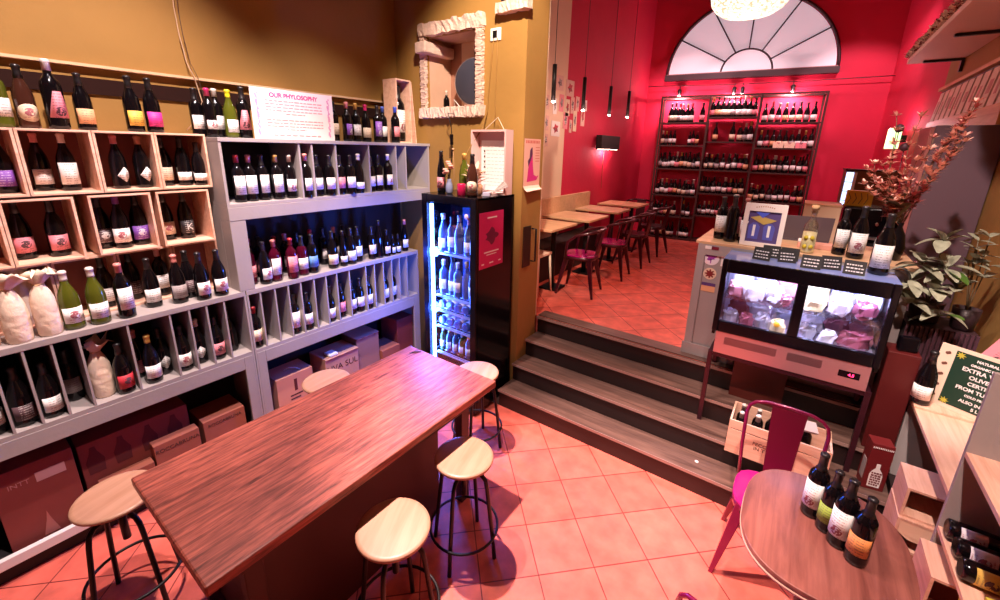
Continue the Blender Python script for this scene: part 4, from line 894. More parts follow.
CI=[(-.475,3.53,'bord','black','white','black',2,1.05,'dark bottle with big white label at the counter left edge'),(-.395,3.465,'bord','black',None,'black',0,1.12,'tall unlabelled dark bottle on the counter left end'),
(-.41,3.60,'bord','black','pink','white',0,1.1,'dark bottle with cream capsule behind the counter left pair'),(-.325,3.55,'bord','red','pink','pink',2,1.05,'bottle with pink label just left of the white picture frame'),(-.30,3.445,'bord','black','white','black',2,1.0,'dark bottle with white label partly behind the white picture frame'),
(.245,3.49,'bord','black','white','black',2,1.,'dark bottle with white label right of the lemon bottle'),(.325,3.43,'burg','black','white','black',2,1.1,'dark bottle with picture label on the counter right side')]
for n,(x,y,t,g,l,c,sh,s,lb) in enumerate(CI): bottle(x,y,zt,t,g,l,c,0.05,lb,'wine bottles on the bar counter',1 if n==6 else 0,sh,s)
bottle(.425,3.215,1.5355,'burg','black','white','black',0.1,'dark bottle with plain white label standing on the display case right end',None,0,2,1.18)
# clear bottle with lemons
lb_=empty('lemon_bottle',(.075,3.41,zt)); tag(lb_,'clear bottle with yellow lemon print and cork between frame and laptop','bottle')
MB().lathe([(.036,0),(.040,.005),(.041,.02),(.041,.165),(.037,.19),(.022,.215),(.0155,.23),(.0155,.265),(.0185,.267),(.0185,.278)],20).build('bottle_body',CLEARB,lb_)
MB().lathe([(.037,.004),(.0385,.01),(.0385,.14),(.001,.141)],18).build('liquor',mat('pale_lemon_liquor',(.85,.72,.42),.3),lb_)
for q,zz in enumerate((.045,.045,.105,.105)):
    a=-PI/2+(-.45 if q%2 else .45)
    MB().lathe([(.001,-.016),(.010,-.012),(.014,0),(.010,.012),(.001,.016)],10,(.036*math.cos(a),.036*math.sin(a),zz)).build('lemon_print',mat('lemon_yellow',(.55,.42,.02),.5),lb_)
MB().lathe([(.015,.26),(.015,.285),(.021,.286),(.022,.315),(.001,.318)],14).build('cork',mat('cork_tan',(.55,.33,.16),.7),lb_)
# white picture frame with figures
pf=empty('picture_frame',(-.195,3.395,zt),0,rot=(-.10,.0,.02)); tag(pf,'white framed colourful picture leaning on the bar counter','picture')
for a,b,c,d_ in ((-.125,-.095,0,.30),(.095,.125,0,.30),(-.095,.095,0,.03),(-.095,.095,.245,.30)): MB().box(a,b,-.012,.008,c,d_).build('frame_bar',mat('white_frame',(.86,.76,.70),.45),pf,bevel=.002)
MB().box(-.095,.095,.0,.004,.03,.245).build('picture_sheet',mat('violet_picture',(.10,.06,.20),.5),pf)
mb=MB().prism([(-.06,.24),(.03,.24),(-.01,.20)],'y',-.004,-.0005); mb.build('blue_print',mat('blue_print',(.08,.12,.65),.5),pf)
MB().prism([(-.085,.20),(-.03,.215),(.03,.20),(.075,.19),(.04,.17),(.0,.155),(-.04,.175)],'y',-.003,-.0004).build('ochre_print',mat('ochre_print',(.55,.38,.10),.5),pf)
for x in (-.052,.038): MB().prism([(x-.030,.05),(x+.030,.05),(x+.034,.14),(x+.012,.165),(x-.012,.165),(x-.034,.14)],'y',-.0036,-.0006).build('figure_print',mat('indigo_print',(.10,.10,.42),.5),pf); MB().box(x-.008,x+.008,-.0045,-.0037,.07,.15).build('figure_print',PAPER,pf)
mb=MB()
for k in range(9): mb.box(-.06+k*.013,-.053+k*.013,-.0128,-.0121,.268+.008*math.sin(k*PI/8),.276+.008*math.sin(k*PI/8))
mb.build('title_print',mat('tan_print',(.55,.30,.18),.6),pf)
# laptop
lp=empty('laptop',(.055,3.86,zt),0,rot=(0,0,.10)); tag(lp,'open dark grey laptop seen from its back on the bar counter','laptop')
MB().box(-.15,.15,-.02,.10,0,.016).build('keyboard_base',mat('laptop_grey',(.11,.08,.10),.4),lp,bevel=.003)
MB().hexa([(-.15,-.022,.017),(.15,-.022,.017),(.15,-.015,.017),(-.15,-.015,.017),(-.15,-.065,.195),(.15,-.065,.195),(.15,-.058,.195),(-.15,-.058,.195)]).build('screen_lid',MATS['laptop_grey'],lp)
tb_=empty('counter_tray',(.12,3.63,zt)); tag(tb_,'flat pinkish tray box lying before the laptop','tray')
MB().box(-.10,.13,-.05,.05,0,.035).build('tray_body',mat('salmon_box',(.70,.32,.24),.5),tb_,bevel=.004); MB().box(-.10,-.03,-.051,.052,.0355,.05).build('paper_roll',PAPER,tb_,bevel=.006)
# black price cards on the case
for n,(x,y,rz_) in enumerate(((-.155,3.135,.05),(-.02,3.16,.10),(.105,3.09,.08),(.205,3.14,.0),(.31,3.10,.12),(-.11,3.235,.0),(-.01,3.25,.05))):
    r=empty('price_card',(x,y+.012*(n%2),1.5355),rz_+(-.22,.15,-.1,.25,-.2,.1,-.1)[n]); r.scale=(1.12,1.12,1.15); tag(r,'black price card with white handwriting, %s %s on the display case'%(ORD[n] if n<5 else ORD[n-5],'from left in front' if n<5 else 'from left behind'),'price card','black price cards on the display case')
    MB().hexa([(-.045,-.012,0),(.045,-.012,0),(.045,-.009,0),(-.045,-.009,0),(-.045,.012,.068),(.045,.012,.068),(.045,.015,.068),(-.045,.015,.068)]).build('card_face',BLACKMATT,r)
    mb=MB(); rnd=random.Random(n)
    for k in range(3):
        z=.048-k*.016; x_=-.034
        while x_<.03:
            q=rnd.uniform(.005,.014); yy=-.0125+.024*z/.068-.0012; mb.box(x_,min(.036,x_+q),yy-.0012,yy,z-.003,z+.003); x_+=q+.004
    mb.build('handwriting',INK_W,r)
    MB().box(-.02,.02,-.008,.02,0,.004).build('card_foot',BLACKMATT,r)
# ---------------------------------------------------------------- refrigerated display case on stand
cx0,cx1,cy0,cy1=-.355,.515,3.0,3.325
dc=empty('display_case',(cx0,cy0,.88)); tag(dc,'black refrigerated glass display case with steel base strip and packed food','display case')
W=cx1-cx0; Dp=cy1-cy0; zz=lambda z:z-.88
MB().box(.03,W-.03,.006,Dp,0,zz(1.025)).build('machine_base',BLACKP,dc)
MB().box(.03,W-.03,-.006,.0055,.0,zz(1.035)).build('steel_strip',mat('pinkish_steel',(.62,.36,.38),.30,metal=.7),dc,bevel=.001)
def grille(x0,x1,z0,z1,nm='vent_grille'):
    mb=MB(); nx=int((x1-x0)/.011); nz=int((z1-z0)/.009)
    for i in range(nx):
        for j in range(nz): mb.box(x0+i*.011+(.005 if j%2 else 0),x0+i*.011+.0075+(.005 if j%2 else 0),-.0072,-.0062,z0+j*.009,z0+j*.009+.0062)
    mb.build(nm,mat('vent_dark',(.015,.004,.008),.8,spec=.1),dc)
grille(.085,.39,.073,.135); grille(.44,.62,.073,.135)
MB().box(.70,.80,-.0075,-.0062,.058,.098).build('control_panel',BLACKP,dc)
part(text('display_digits','4.5',.024,mat('red_led',(1,.05,.1),.5,emit=(1,.02,.10),es=6),(.76,-.0085,.077),(PI/2,0,0),dc),'red lit temperature digits')
f_=MB()
f_.box(0,.035,-.012,.02,zz(1.035),zz(1.535)).box(W-.035,W,-.012,.02,zz(1.035),zz(1.535)).box(.035,W-.035,-.012,.02,zz(1.45),zz(1.535)).box(.035,W-.035,-.012,.02,zz(1.035),zz(1.115)).box(.415,.470,-.012,.02,zz(1.115),zz(1.45))
ff=f_.build('front_frame',BLACKP,dc,bevel=.006)
MB().box(.035,.415,.0,.004,zz(1.115),zz(1.45)).build('glass_pane',GLASS,ff); MB().box(.47,W-.035,.0,.004,zz(1.115),zz(1.45)).build('glass_pane',GLASS,ff)
MB().box(.0,.018,.021,Dp,.12,zz(1.50)).build('side_panel',BLACKP,dc); MB().box(W-.018,W,.021,Dp,.12,zz(1.50)).build('side_panel',BLACKP,dc)
MB().box(.0,W,.021,Dp,zz(1.502),zz(1.534)).build('top_panel',mat('blue_grey_top',(.22,.28,.62),.12,coat=.5),dc)
MB().box(.019,W-.019,Dp-.01,Dp,.15,zz(1.50)).build('back_panel',mat('case_white',(.55,.53,.68),.4),dc); MB().box(.019,W-.019,.021,Dp-.011,zz(1.027),zz(1.06)).build('tray_floor',MATS['case_white'],dc)
CL=mat('case_light_tube',(.9,.9,1),.4,emit=(.72,.72,1.0),es=14)
MB().box(.04,W-.04,.03,.05,zz(1.47),zz(1.485)).build('light_tube',CL,dc)
ws=MB()
for k in range(9): ws.box(.022,W-.022,.05+k*.028,.054+k*.028,zz(1.262),zz(1.266))
for k in range(20): ws.box(.03+k*.0425,.033+k*.0425,.045,Dp-.02,zz(1.2585),zz(1.2618))
ws.build('wire_shelf',CHROME,dc)
gb=MB()
for k in range(26): gb.box(.50+k*.0125,.505+k*.0125,Dp-.02,Dp-.0105,zz(1.33),zz(1.49))
gb.build('evaporator_fins',mat('fin_blue',(.12,.14,.35),.4),dc)
def blob(name,x,y,z,sx,sy,sz,m1,label,seed,cat='food package',group='wrapped food in the display case'):
    rnd=random.Random(seed); mb=MB(); nu,nv=14,9; vs=[]
    for i in range(nv+1):
        ph=-PI/2+PI*i/nv
        for k in range(nu):
            th=2*PI*k/nu; q=1+rnd.uniform(-.18,.18)
            f=lambda v,p:math.copysign(abs(v)**p,v)
            vs.append((sx*q*f(math.cos(ph),.7)*f(math.cos(th),.7),sy*q*f(math.cos(ph),.7)*f(math.sin(th),.7),max(0,sz+sz*f(math.sin(ph),.6)*q)))
    fs=[(i*nu+k,i*nu+(k+1)%nu,(i+1)*nu+(k+1)%nu,(i+1)*nu+k) for i in range(nv) for k in range(nu)]
    o=mb.add(vs,fs,0,False).build(name,m1,None,(x,y,z),rnd.uniform(-.4,.4)); return tag(o,label,cat,group)
PL=[mat('plastic_wrap_white',(.75,.72,.82),.15,coat=.8),mat('wrapped_ham',(.55,.22,.25),.2,coat=.8),mat('wrapped_cheese',(.80,.66,.36),.25,coat=.6),mat('wrapped_salami',(.24,.06,.09),.2,coat=.8),mat('silver_bag',(.50,.50,.62),.12,metal=.6)]
FD=[(-.26,.10,.055,.05,.03,1,'U'),(-.16,.08,.065,.05,.035,0,'U'),(-.045,.13,.05,.05,.03,0,'U'),(.02,.08,.03,.04,.022,3,'U'),(-.27,.10,.05,.06,.03,4,'L'),(-.175,.08,.045,.045,.03,3,'L'),(-.085,.09,.05,.05,.035,4,'L'),(.005,.08,.045,.05,.03,2,'L'),
    (.17,.10,.06,.05,.028,2,'U'),(.285,.09,.055,.05,.034,0,'U'),(.41,.12,.06,.05,.03,3,'U'),(.165,.10,.05,.05,.033,4,'L'),(.265,.08,.045,.045,.03,0,'L'),(.40,.11,.08,.06,.035,3,'L')]
FD=[(x,dy-.012,sx,sy,sz,ci,lv) for x,dy,sx,sy,sz,ci,lv in FD]+[(x,.215,.07,.045,.042,c_i,lv) for x,c_i,lv in ((-.24,0,'U'),(-.10,4,'U'),(.02,1,'U'),(-.24,3,'L'),(-.10,0,'L'),(.02,4,'L'),(.17,2,'U'),(.31,4,'U'),(.43,0,'U'),(.17,0,'L'),(.31,3,'L'),(.43,1,'L'))]
cn={0:'white plastic-wrapped',1:'pink ham',2:'yellow cheese',3:'dark salami',4:'silver vacuum-packed'}
for n,(x,dy,sx,sy,sz,ci,lv) in enumerate(FD):
    blob('food_package',x,cy0+.035+dy,(1.2665 if lv=='U' else 1.0605),sx*.93,sy*.95,sz*1.75,PL[ci],'%s package, %s on the %s level of the display case'%(cn[ci],(ORD[n] if n<8 else ORD[n-8]+' in the right half') if n<14 else ORD[n-14]+' at the back',{'U':'upper','L':'lower'}[lv]),n+3)
tag(MB().lathe([(.001,-.003),(.018,-.003),(.018,.003),(.001,.003)],18).build('price_disc',mat('glowing_orange_disc',(.85,.45,.03),.5,emit=(.8,.35,.02),es=.4),None,(.0,cy0+.035,1.155),rot=(PI/2,0,0)),'small orange round price disc in the left half of the case','disc')  # disc is no lamp; a faint glow is added to its colour
# stand
sd=empty('case_stand',(cx0,cy0,0)); tag(sd,'black metal stand carrying the display case over the steps','stand')
SM=mat('dark_red_black_metal',(.045,.010,.018),.35,metal=.4)
for x in (.015,W-.015):
    MB().box(x-.014,x+.014,0,.028,.3265,.8795).build('leg',SM,sd); MB().box(x-.014,x+.014,Dp-.03,Dp-.002,.6625,.8795).build('leg',SM,sd)
    MB().box(x-.012,x+.012,.0285,Dp-.0305,.84,.8790).build('side_rail',SM,sd)
MB().box(.0295,W-.0295,.002,.026,.85,.8795).build('front_rail',SM,sd); MB().box(.0295,W-.0295,Dp-.028,Dp-.004,.85,.8795).build('back_rail',SM,sd)
tag(MB().box(-.20,.12,3.20,3.235,.4895,.83).build('leaning_panel',mat('dark_red_panel',(.10,.012,.008),.5)),'dark red panel leaning behind the bottle crate under the case','panel')
# wooden crate with bottles under the case
zc0=.3262
r=empty('bottle_crate',(-.125,2.765,zc0)); tag(r,'pine crate of dark bottles with printed lettering under the display case','crate')
L_=.50; Dd=.225; h_=.235
MB().box(0,L_,0,Dd,0,.012).build('bottom_board',PINEX,r)
MB().box(0,L_,-.012,-.0003,0,.17).build('front_board',PINEX,r,bevel=.001); MB().box(0,L_,-.012,-.0003,.178,h_).build('front_board',PINEX,r,bevel=.001)
MB().box(0,L_,Dd+.0003,Dd+.012,0,h_).build('back_board',PINEX,r); MB().box(-.012,-.0003,-.012,Dd+.012,0,h_).build('end_board',PINEX,r); MB().box(L_+.0003,L_+.012,-.012,Dd+.012,0,h_).build('end_board',PINEX,r)
text('printed_text','FECO\nIN T',.032,INK_D,(.17,-.0128,.105),(PI/2,0,0),r)
CB=[(.045,.06,0),(.135,.055,1),(.045,.165,0),(.135,.16,0),(.215,.06,0),(.21,.165,1),(.29,.16,0),(.39,.17,1)]
for n,(x,y,q) in enumerate(CB): bottle(-.125+x,2.765+y,zc0+.0125,'bord','black',None,'white' if q==0 or n<4 else 'pink',0,'dark bottle with pale cap, %s in the pine crate under the case'%ORD[n],'bottles in the pine crate',0,0,.86+.05*q)
tag(MB().box(-.07,.07,-.035,.035,-.008,.008).build('lattice_box',label_mat('lattice_print',(.55,.42,.36),(.03,.015,.015),1),None,(.245,2.82,.60),rot=(.5,.1,.35)),'small lattice patterned box lying on the crate edge','box')
bpy.data.objects['lattice_box'].location=(.235,2.83,.635)
# red bag / box with bottle-shaped print on the second step
bg=empty('gift_box',(.605,2.955,.3262),.18); tag(bg,'dark red bottle box with white bottle shaped print on the steps','box')
MB().box(-.05,.05,-.045,.045,0,.30).build('box_body',mat('wine_red_card',(.15,.010,.012),.5),bg,bevel=.002)
MB().prism([(-.028,.02),(.028,.02),(.030,.10),(.022,.125),(.009,.145),(.009,.175),(-.009,.175),(-.009,.145),(-.022,.125),(-.030,.10)],'y',-.0465,-.0452).build('bottle_print',PAPER,bg)
mb=MB(); rnd=random.Random(4)
for k in range(6):
    x=-.022
    while x<.018:
        q=rnd.uniform(.006,.014); mb.box(x,min(x+q,.024),-.0475,-.0466,.03+k*.0155,.040+k*.0155); x+=q+.003
mb.build('print_letters',mat('wine_red_letters',(.16,.015,.02),.6),bg)
mb=MB()
for k in range(12): mb.box(-.045+k*.0078,-.041+k*.0078,-.0475,-.0452,.272,.282)
mb.build('dotted_trim',PAPER,bg); MB().box(-.052,-.0503,-.03,.02,.05,.18).build('side_print',LM('grey',1),bg)
tag(MB().box(.545,.685,3.075,3.235,.4895,1.13).build('tall_carton',mat('deep_red_carton',(.085,.007,.007),.45),None,bevel=.004),'tall dark red carton right of the display case stand','box')
tag(MB().box(-.045,.045,-.02,.02,0,.09).build('black_pouch',BLACKP,None,(.625,3.13,1.1305),.2,bevel=.01),'small black pouch on the tall dark red carton','pouch')
# ---------------------------------------------------------------- right racks
def shelf_unit(y0,y1,x0,x1,levels,top,label,panels):
    r=empty('wall_rack',(x0,y0,0)); tag(r,label,'rack')
    for k,y in enumerate(panels): MB().box(0,x1-x0,y-y0,y-y0+.02,.0 if y<2.6 else .342,top[k]).build('side_panel',GREY,r,bevel=.002)
    for (a,b,z,dx) in levels: MB().box(dx,x1-x0-.002,a-y0,b-y0,z-.022,z).build('shelf',PINE,r,bevel=.002)
    return r
shelf_unit(.9,2.27,.70,.995,[(.92,2.249,1.07,0),(.92,2.249,.70,0),(.92,2.249,.34,0)],[1.42,1.42],'pine and grey wooden wall rack nearest the camera on the right',[.9,2.25])
shelf_unit(2.27,3.14,.70,.995,[(2.272,3.12,.86,0)],[.8375],'pine topped low rack carrying the olive oil sign',[3.12])
MB()
tag(MB().box(.695,.99,3.0,3.16,.8605,.874).build('loose_board',PINE,None,bevel=.002),'loose pine board end on the far low rack','board')
# crates poking out
def crate_end(x0,x1,y0,y1,z0,z1,label):
    r=empty('wine_crate',(x0,y0,z0)); tag(r,label,'crate','pine crates at the right rack'); t=.011; a,b,c=x1-x0,y1-y0,z1-z0
    MB().box(0,a,0,b,c-t,c).build('top_board',PINE,r); MB().box(0,a,0,b,0,t).build('bottom_board',PINE,r)
    MB().box(0,t,0,b,t+.0003,c-t-.0003).build('side_board',PINE,r); MB().box(a-t,a,0,b,t+.0003,c-t-.0003).build('side_board',PINE,r); MB().box(t,a-t,b-.008,b,t,c-t).build('back_board',CRATE_SHADE,r)
    return r
crate_end(.625,.90,2.42,2.63,.565,.72,'open pine crate, upper of the two jutting from the right rack')
r=crate_end(.62,.90,2.40,2.62,.392,.5645,'pine crate with torn paper, lower of the two jutting from the right rack')
o=MB().add([(0.012,.002,.165),(.24,.002,.165),(.20,-.004,.10),(.14,-.006,.085),(.10,-.004,.07),(.05,-.005,.075),(.012,-.002,.10)],[tuple(range(7))]).build('torn_paper',mat('torn_cream_paper',(.82,.55,.38),.7),r); o.modifiers.new('s','SOLIDIFY').thickness=.002
tag(MB().box(.62,.90,2.40,2.62,.001,.391).build('crate_block',mat('pine_block',(.45,.22,.14),.6,vary=.15)),'closed pine crate at floor level under the two open crates','crate')
crate_end(.66,.90,2.02,2.235,.3415,.62,'pine crate on the lowest shelf of the near right rack')
# bottles lying on the near rack
for n,(x,y,z,lc) in enumerate(((.58,2.19,.70,'white'),(.585,2.09,.70,'white'),(.578,1.98,.70,'yellow'))):
    bottle(x+.125,y,z+.0438,'champ','black',lc,'black',0,'dark bottle lying on the right rack middle shelf, %s from the grey panel'%ORD[n],'bottles lying on the right rack',1,0,.92,tilt=(0,PI/2,.0))
tag(MB().box(-.05,.05,-.04,.04,0,.11).build('yellow_box',mat('yellow_green_card',(.62,.52,.06),.5),None,(.765,1.76,.7006),.1,bevel=.003),'yellow box on the middle shelf of the near right rack','box')
bottle(.86,2.12,1.0706,'champ','black','white','black',-.6,'dark bottle standing on the top shelf of the near right rack')
# yellow bottle lower
bottle(.74,1.965,.3406,'burg','olive','yellow','yellow',-1.2,'yellow-labelled bottle on the lowest shelf of the near right rack')
# olive oil sign
sg=empty('oil_sign',(.752,3.125,.8750),0,rot=(-.12,0,-.55)); tag(sg,'dark green olive oil sign with cream margin on the pine rack','sign')
MB().box(-.01,.34,-.004,.004,0,.345).build('sign_board',mat('cream_sign_card',(.80,.60,.46),.6),sg)
gfld=MB().box(.055,.335,-.0055,-.0042,.025,.325).build('green_field',mat('dark_green_field',(.008,.035,.020),.5),sg)
for k,(tx,sz,z) in enumerate((('NATURAL OIL',.018,.30),('ORGANIC FARMING',.016,.272),('EXTRA VIRGIN',.030,.242),('OLIVE OIL',.028,.206),('CERTIFIED',.026,.172),('FROM TUSCANY',.026,.138),('COLD PRESSED',.016,.105),('ALSO IN TINS',.022,.072),('5 L',.022,.044))):
    text('sign_text',tx,sz,INK_W,(.195,-.0062,z),(PI/2,0,0),gfld,.0004,bold=.0008)
for k in range(5):
    z=.05+k*.062; MB().prism([(.025+.012*math.cos(a),z+.009*math.sin(a)*(1+.4*math.sin(2*a))) for a in [q*2*PI/10 for q in range(10)]],'y',-.0055,-.0042).build('olive_drawing',mat('olive_drawing',(.16,.06,.04),.6),sg)
def starp(x,z,R,nm):
    return MB().prism([(x+(R if q%2==0 else R*.4)*math.cos(q*PI/8),z+(R if q%2==0 else R*.4)*math.sin(q*PI/8)) for q in range(16)],'y',-.0066,-.0057).build(nm,mat('gold_leaf_print',(.50,.42,.05),.5),sg)
starp(.075,.04,.022,'leaf_print'); starp(.075,.305,.022,'leaf_print')
bottle(.722,3.06,.8745,'champ','black','white','black',-.5,'dark bottle with white label behind the olive oil sign left edge')
tag(MB().box(-.06,.06,-.005,.005,0,.20).build('leaflet',LM('pink',1),None,(.955,3.20,1.09),rot=(-.25,.35,-.5)),'pink and white leaflet behind the olive oil sign','leaflet')
# plant stand + plants
ps=empty('plant_stand',(.77,3.42,.652)); tag(ps,'dark ribbed wooden stand under the leafy plant','stand')
mb=MB()
for k in range(15): mb.box(-.15+k*.0205,-.137+k*.0205,-.152,-.1402,0,.60)
mb.build('slats',mat('dark_violet_slat',(.075,.03,.045),.5),ps); MB().box(-.15,.15,-.14,.14,0,.60).build('stand_body',mat('dark_stand',(.04,.015,.02),.6),ps)
LEAF=mat('variegated_leaf',(.27,.27,.19),.35,vary=.7,vscale=30,coat=.4); LEAFG=mat('green_leaf',(.05,.11,.015),.4,vary=.3,vscale=10,coat=.2)
pl=empty('rubber_plant',(.70,3.38,1.2525)); tag(pl,'variegated leafy plant in a dark pot on the ribbed stand','plant')
MB().lathe([(.05,0),(.065,.01),(.075,.12),(.078,.13),(.070,.13),(.064,.10),(.001,.10)],24).build('pot',mat('dark_pot',(.03,.015,.02),.4),pl)
rnd=random.Random(21); lf=MB(); sm=MB()
heads=[(-.04,-.14,.50,8),(-.10,-.16,.38,10),(.0,-.16,.36,9),(-.13,-.18,.27,9),(.07,-.15,.27,9),(-.03,-.20,.24,8),(.02,-.20,.12,6),(-.12,-.20,.14,6)]
for hx,hy,hz,nl in heads:
    pts=[Vector((0,0,.10)).lerp(Vector((hx,hy,hz)),q/5)+Vector((0,0,.03*math.sin(q/5*PI))) for q in range(6)]
    sm.tube(pts,.004,6)
    for w_ in range(nl):
        a=w_*2*PI/nl+rnd.uniform(-.4,.4); el=rnd.uniform(-.35,1.25)
        leaf(lf,pts[5]+Vector((0,0,rnd.uniform(-.02,.02))),(math.cos(a)*math.cos(el),math.sin(a)*math.cos(el),math.sin(el)),rnd.uniform(.09,.14),rnd.uniform(.026,.036),.30,mi=1 if rnd.random()<.12 else 0,n=8,fold=.35)
o=lf.build('leaves',[LEAF,LEAFG],pl); sm.build('stems',mat('plant_stem',(.12,.08,.04),.6),pl)
pl2=empty('leafy_plant',(.86,3.36,1.2525)); tag(pl2,'smaller variegated plant right of the big one on the ribbed stand','plant')
MB().lathe([(.035,0),(.05,.01),(.06,.13),(.052,.13),(.05,.11),(.001,.11)],20).build('pot',MATS['dark_pot'],pl2)
lf=MB(); sm=MB(); rnd=random.Random(8)
for k in range(5):
    a0=rnd.uniform(0,6.3); tip=Vector((.05*math.cos(a0),.05*math.sin(a0),.42+rnd.uniform(-.06,.12))); pts=[Vector((0,0,.11)).lerp(tip,q/4) for q in range(5)]; sm.tube(pts,.003,6)
    for w_ in range(8):
        a=rnd.uniform(0,6.3); el=rnd.uniform(0,.9); leaf(lf,pts[4-(w_%2)],(math.cos(a)*math.cos(el),math.sin(a)*math.cos(el),math.sin(el)),rnd.uniform(.06,.10),rnd.uniform(.016,.024),.25,n=6,fold=.2)
lf.build('leaves',[LEAF,LEAFG],pl2); sm.build('stems',MATS['plant_stem'],pl2)
# dried flowers in dark vase on the counter
dv=empty('dried_flower_vase',(.50,3.56,zt)); tag(dv,'tall arrangement of reddish dried foliage in a dark vase on the counter','vase')
MB().lathe([(.045,0),(.06,.01),(.07,.08),(.055,.16),(.03,.21),(.035,.235),(.028,.235)],20).build('vase_body',BLACKP,dv)
rnd=random.Random(31); st_=MB(); L1=MB()
for k in range(22):
    a=rnd.uniform(-1,1); tip=Vector((-.05+a*.14,rnd.uniform(-.10,.08),.55+rnd.uniform(-.15,.32))) if k<14 else Vector((.16,-.05,.72+.03*k-.42))
    pts=[Vector((0,0,.2)).lerp(tip,q/8)+Vector((.02*math.sin(q*.8+k),0,0)) for q in range(9)]
    st_.tube(pts,.0022,5)
    for q in range(2,9):
        for w_ in range(12):
            b_=rnd.uniform(0,6.3); el=rnd.uniform(.1,1.1); leaf(L1,pts[q],(math.cos(b_)*math.cos(el),math.sin(b_)*math.cos(el),math.sin(el)),rnd.uniform(.028,.05),rnd.uniform(.006,.010),.1,mi=0 if (q>3 and rnd.random()<.75) else 1,n=3)
L1.build('dried_leaves',[mat('peach_dried',(.90,.52,.42),.8),mat('red_dried',(.55,.14,.13),.8)],dv); st_.build('stems',MATS['stem_brown'],dv)
lf=MB(); rnd=random.Random(12)
for k in range(16):
    a=rnd.uniform(0,6.3); el=rnd.uniform(0,1.2); leaf(lf,(rnd.uniform(-.05,.03),rnd.uniform(-.05,.02),.22+rnd.uniform(0,.16)),(math.cos(a)*math.cos(el),math.sin(a)*math.cos(el)-.2,math.sin(el)),rnd.uniform(.08,.14),rnd.uniform(.02,.032),.2,mi=0 if k%5 else 1,n=6,fold=.15)
lf.build('broad_leaves',[mat('olive_brown_leaf',(.14,.11,.06),.5,vary=.3,vscale=15),mat('orange_leaf',(.75,.22,.10),.6)],dv)
for n,(x,y,z) in enumerate(((.40,3.60,2.37),(.445,3.60,2.26))):
    mb=MB().tube([(x+.03,y,1.80),(x+.01,y,2.05),(x,y,z)],.0025,6).lathe([(.001,-.026),(.017,-.018),(.024,0),(.017,.018),(.001,.026)],14,(x,y,z))
    tag(mb.build('poppy_head',mat('dark_seed_head',(.05,.01,.02),.6)),'dark round seed head on a thin stem, %s above the dried foliage'%('higher one','lower one')[n],'seed head')
# ---------------------------------------------------------------- background at right
cb_=empty('cream_cabinet',(.15,4.78,.652)); tag(cb_,'cream panelled cabinet back standing behind the laptop','cabinet')
MB().box(-.13,.13,-.16,.16,0,1.12).build('cabinet_body',mat('cream_panel',(.85,.62,.42),.6),cb_,bevel=.004); MB().box(-.135,.135,-.165,.165,1.1205,1.135).build('cabinet_top',DININGW,cb_)
em=empty('coffee_station',(.47,5.2,.652)); tag(em,'dark coffee machine cabinet behind the counter bottles','coffee machine')
MB().box(-.17,.20,-.2,.2,0,.80).build('cabinet_body',BLACKMATT,em,bevel=.005); MB().box(-.15,.18,-.18,.15,.8005,1.10).build('machine_body',BLACKP,em,bevel=.02)
for k in range(3): MB().tube([(-.10+k*.10,-.19,.98),(-.10+k*.10,-.25,.96)],.012,8).build('group_handle',CHROME,em)
MB().box(-.16,.19,-.24,-.05,.82,.84).build('drip_tray',STEEL,em)
yb_=empty('yellow_box',(.415,5.12,1.7535)); tag(yb_,'bright yellow patterned box on top of the coffee machine','box')
MB().box(-.095,.095,-.05,.05,0,.14).build('box_body',mat('bright_yellow_box',(.85,.50,.03),.5),yb_,bevel=.003)
mb=MB()
for k in range(4): mb.tube([(-.08+k*.04,-.052,.02),(-.06+k*.04,-.053,.07),(-.085+k*.045,-.052,.12)],.003,5)
mb.build('scribble_print',mat('dark_olive_print',(.22,.10,.01),.6),yb_)
gc=empty('brown_cabinet',(.56,6.85,.652)); tag(gc,'brown glazed wall cabinet with a bluish lit edge near the red corner','cabinet')
MB().box(-.20,.30,-.20,.25,0,1.38).build('cabinet_body',mat('dark_brown_wood',(.16,.065,.03),.5,vary=.2),gc,bevel=.004)
MB().box(-.19,-.12,-.206,-.2005,.7,1.36).build('lit_glass_edge',mat('bluish_lit_pane',(.5,.6,.9),.4,emit=(.45,.60,1),es=1.6),gc)
mb=MB()
for k in range(5): mb.box(-.19,-.12,-.209,-.2065,.8+k*.11,.808+k*.11)
mb.build('pane_bars',BLACKM,gc); MB().box(-.115,-.09,-.21,-.2005,.7,1.36).build('pale_stile',WHITEP,gc); MB().box(-.21,.31,-.215,.255,1.3805,1.395).build('dark_top',BLACKM,gc)
# green-white wall lamp
wl=empty('wall_lamp',(.862,7.25,2.30)); tag(wl,'small glowing pale green wall lamp on the red right wall','wall lamp')
MB().box(-.14,-.04,-.16,.16,0,.24).build('shade',mat('green_white_shade',(.8,.9,.6),.5,emit=(.65,.95,.45),es=1.3),wl,bevel=.004); MB().box(-.04,.03,-.03,.03,.08,.16).build('bracket',BLACKM,wl)
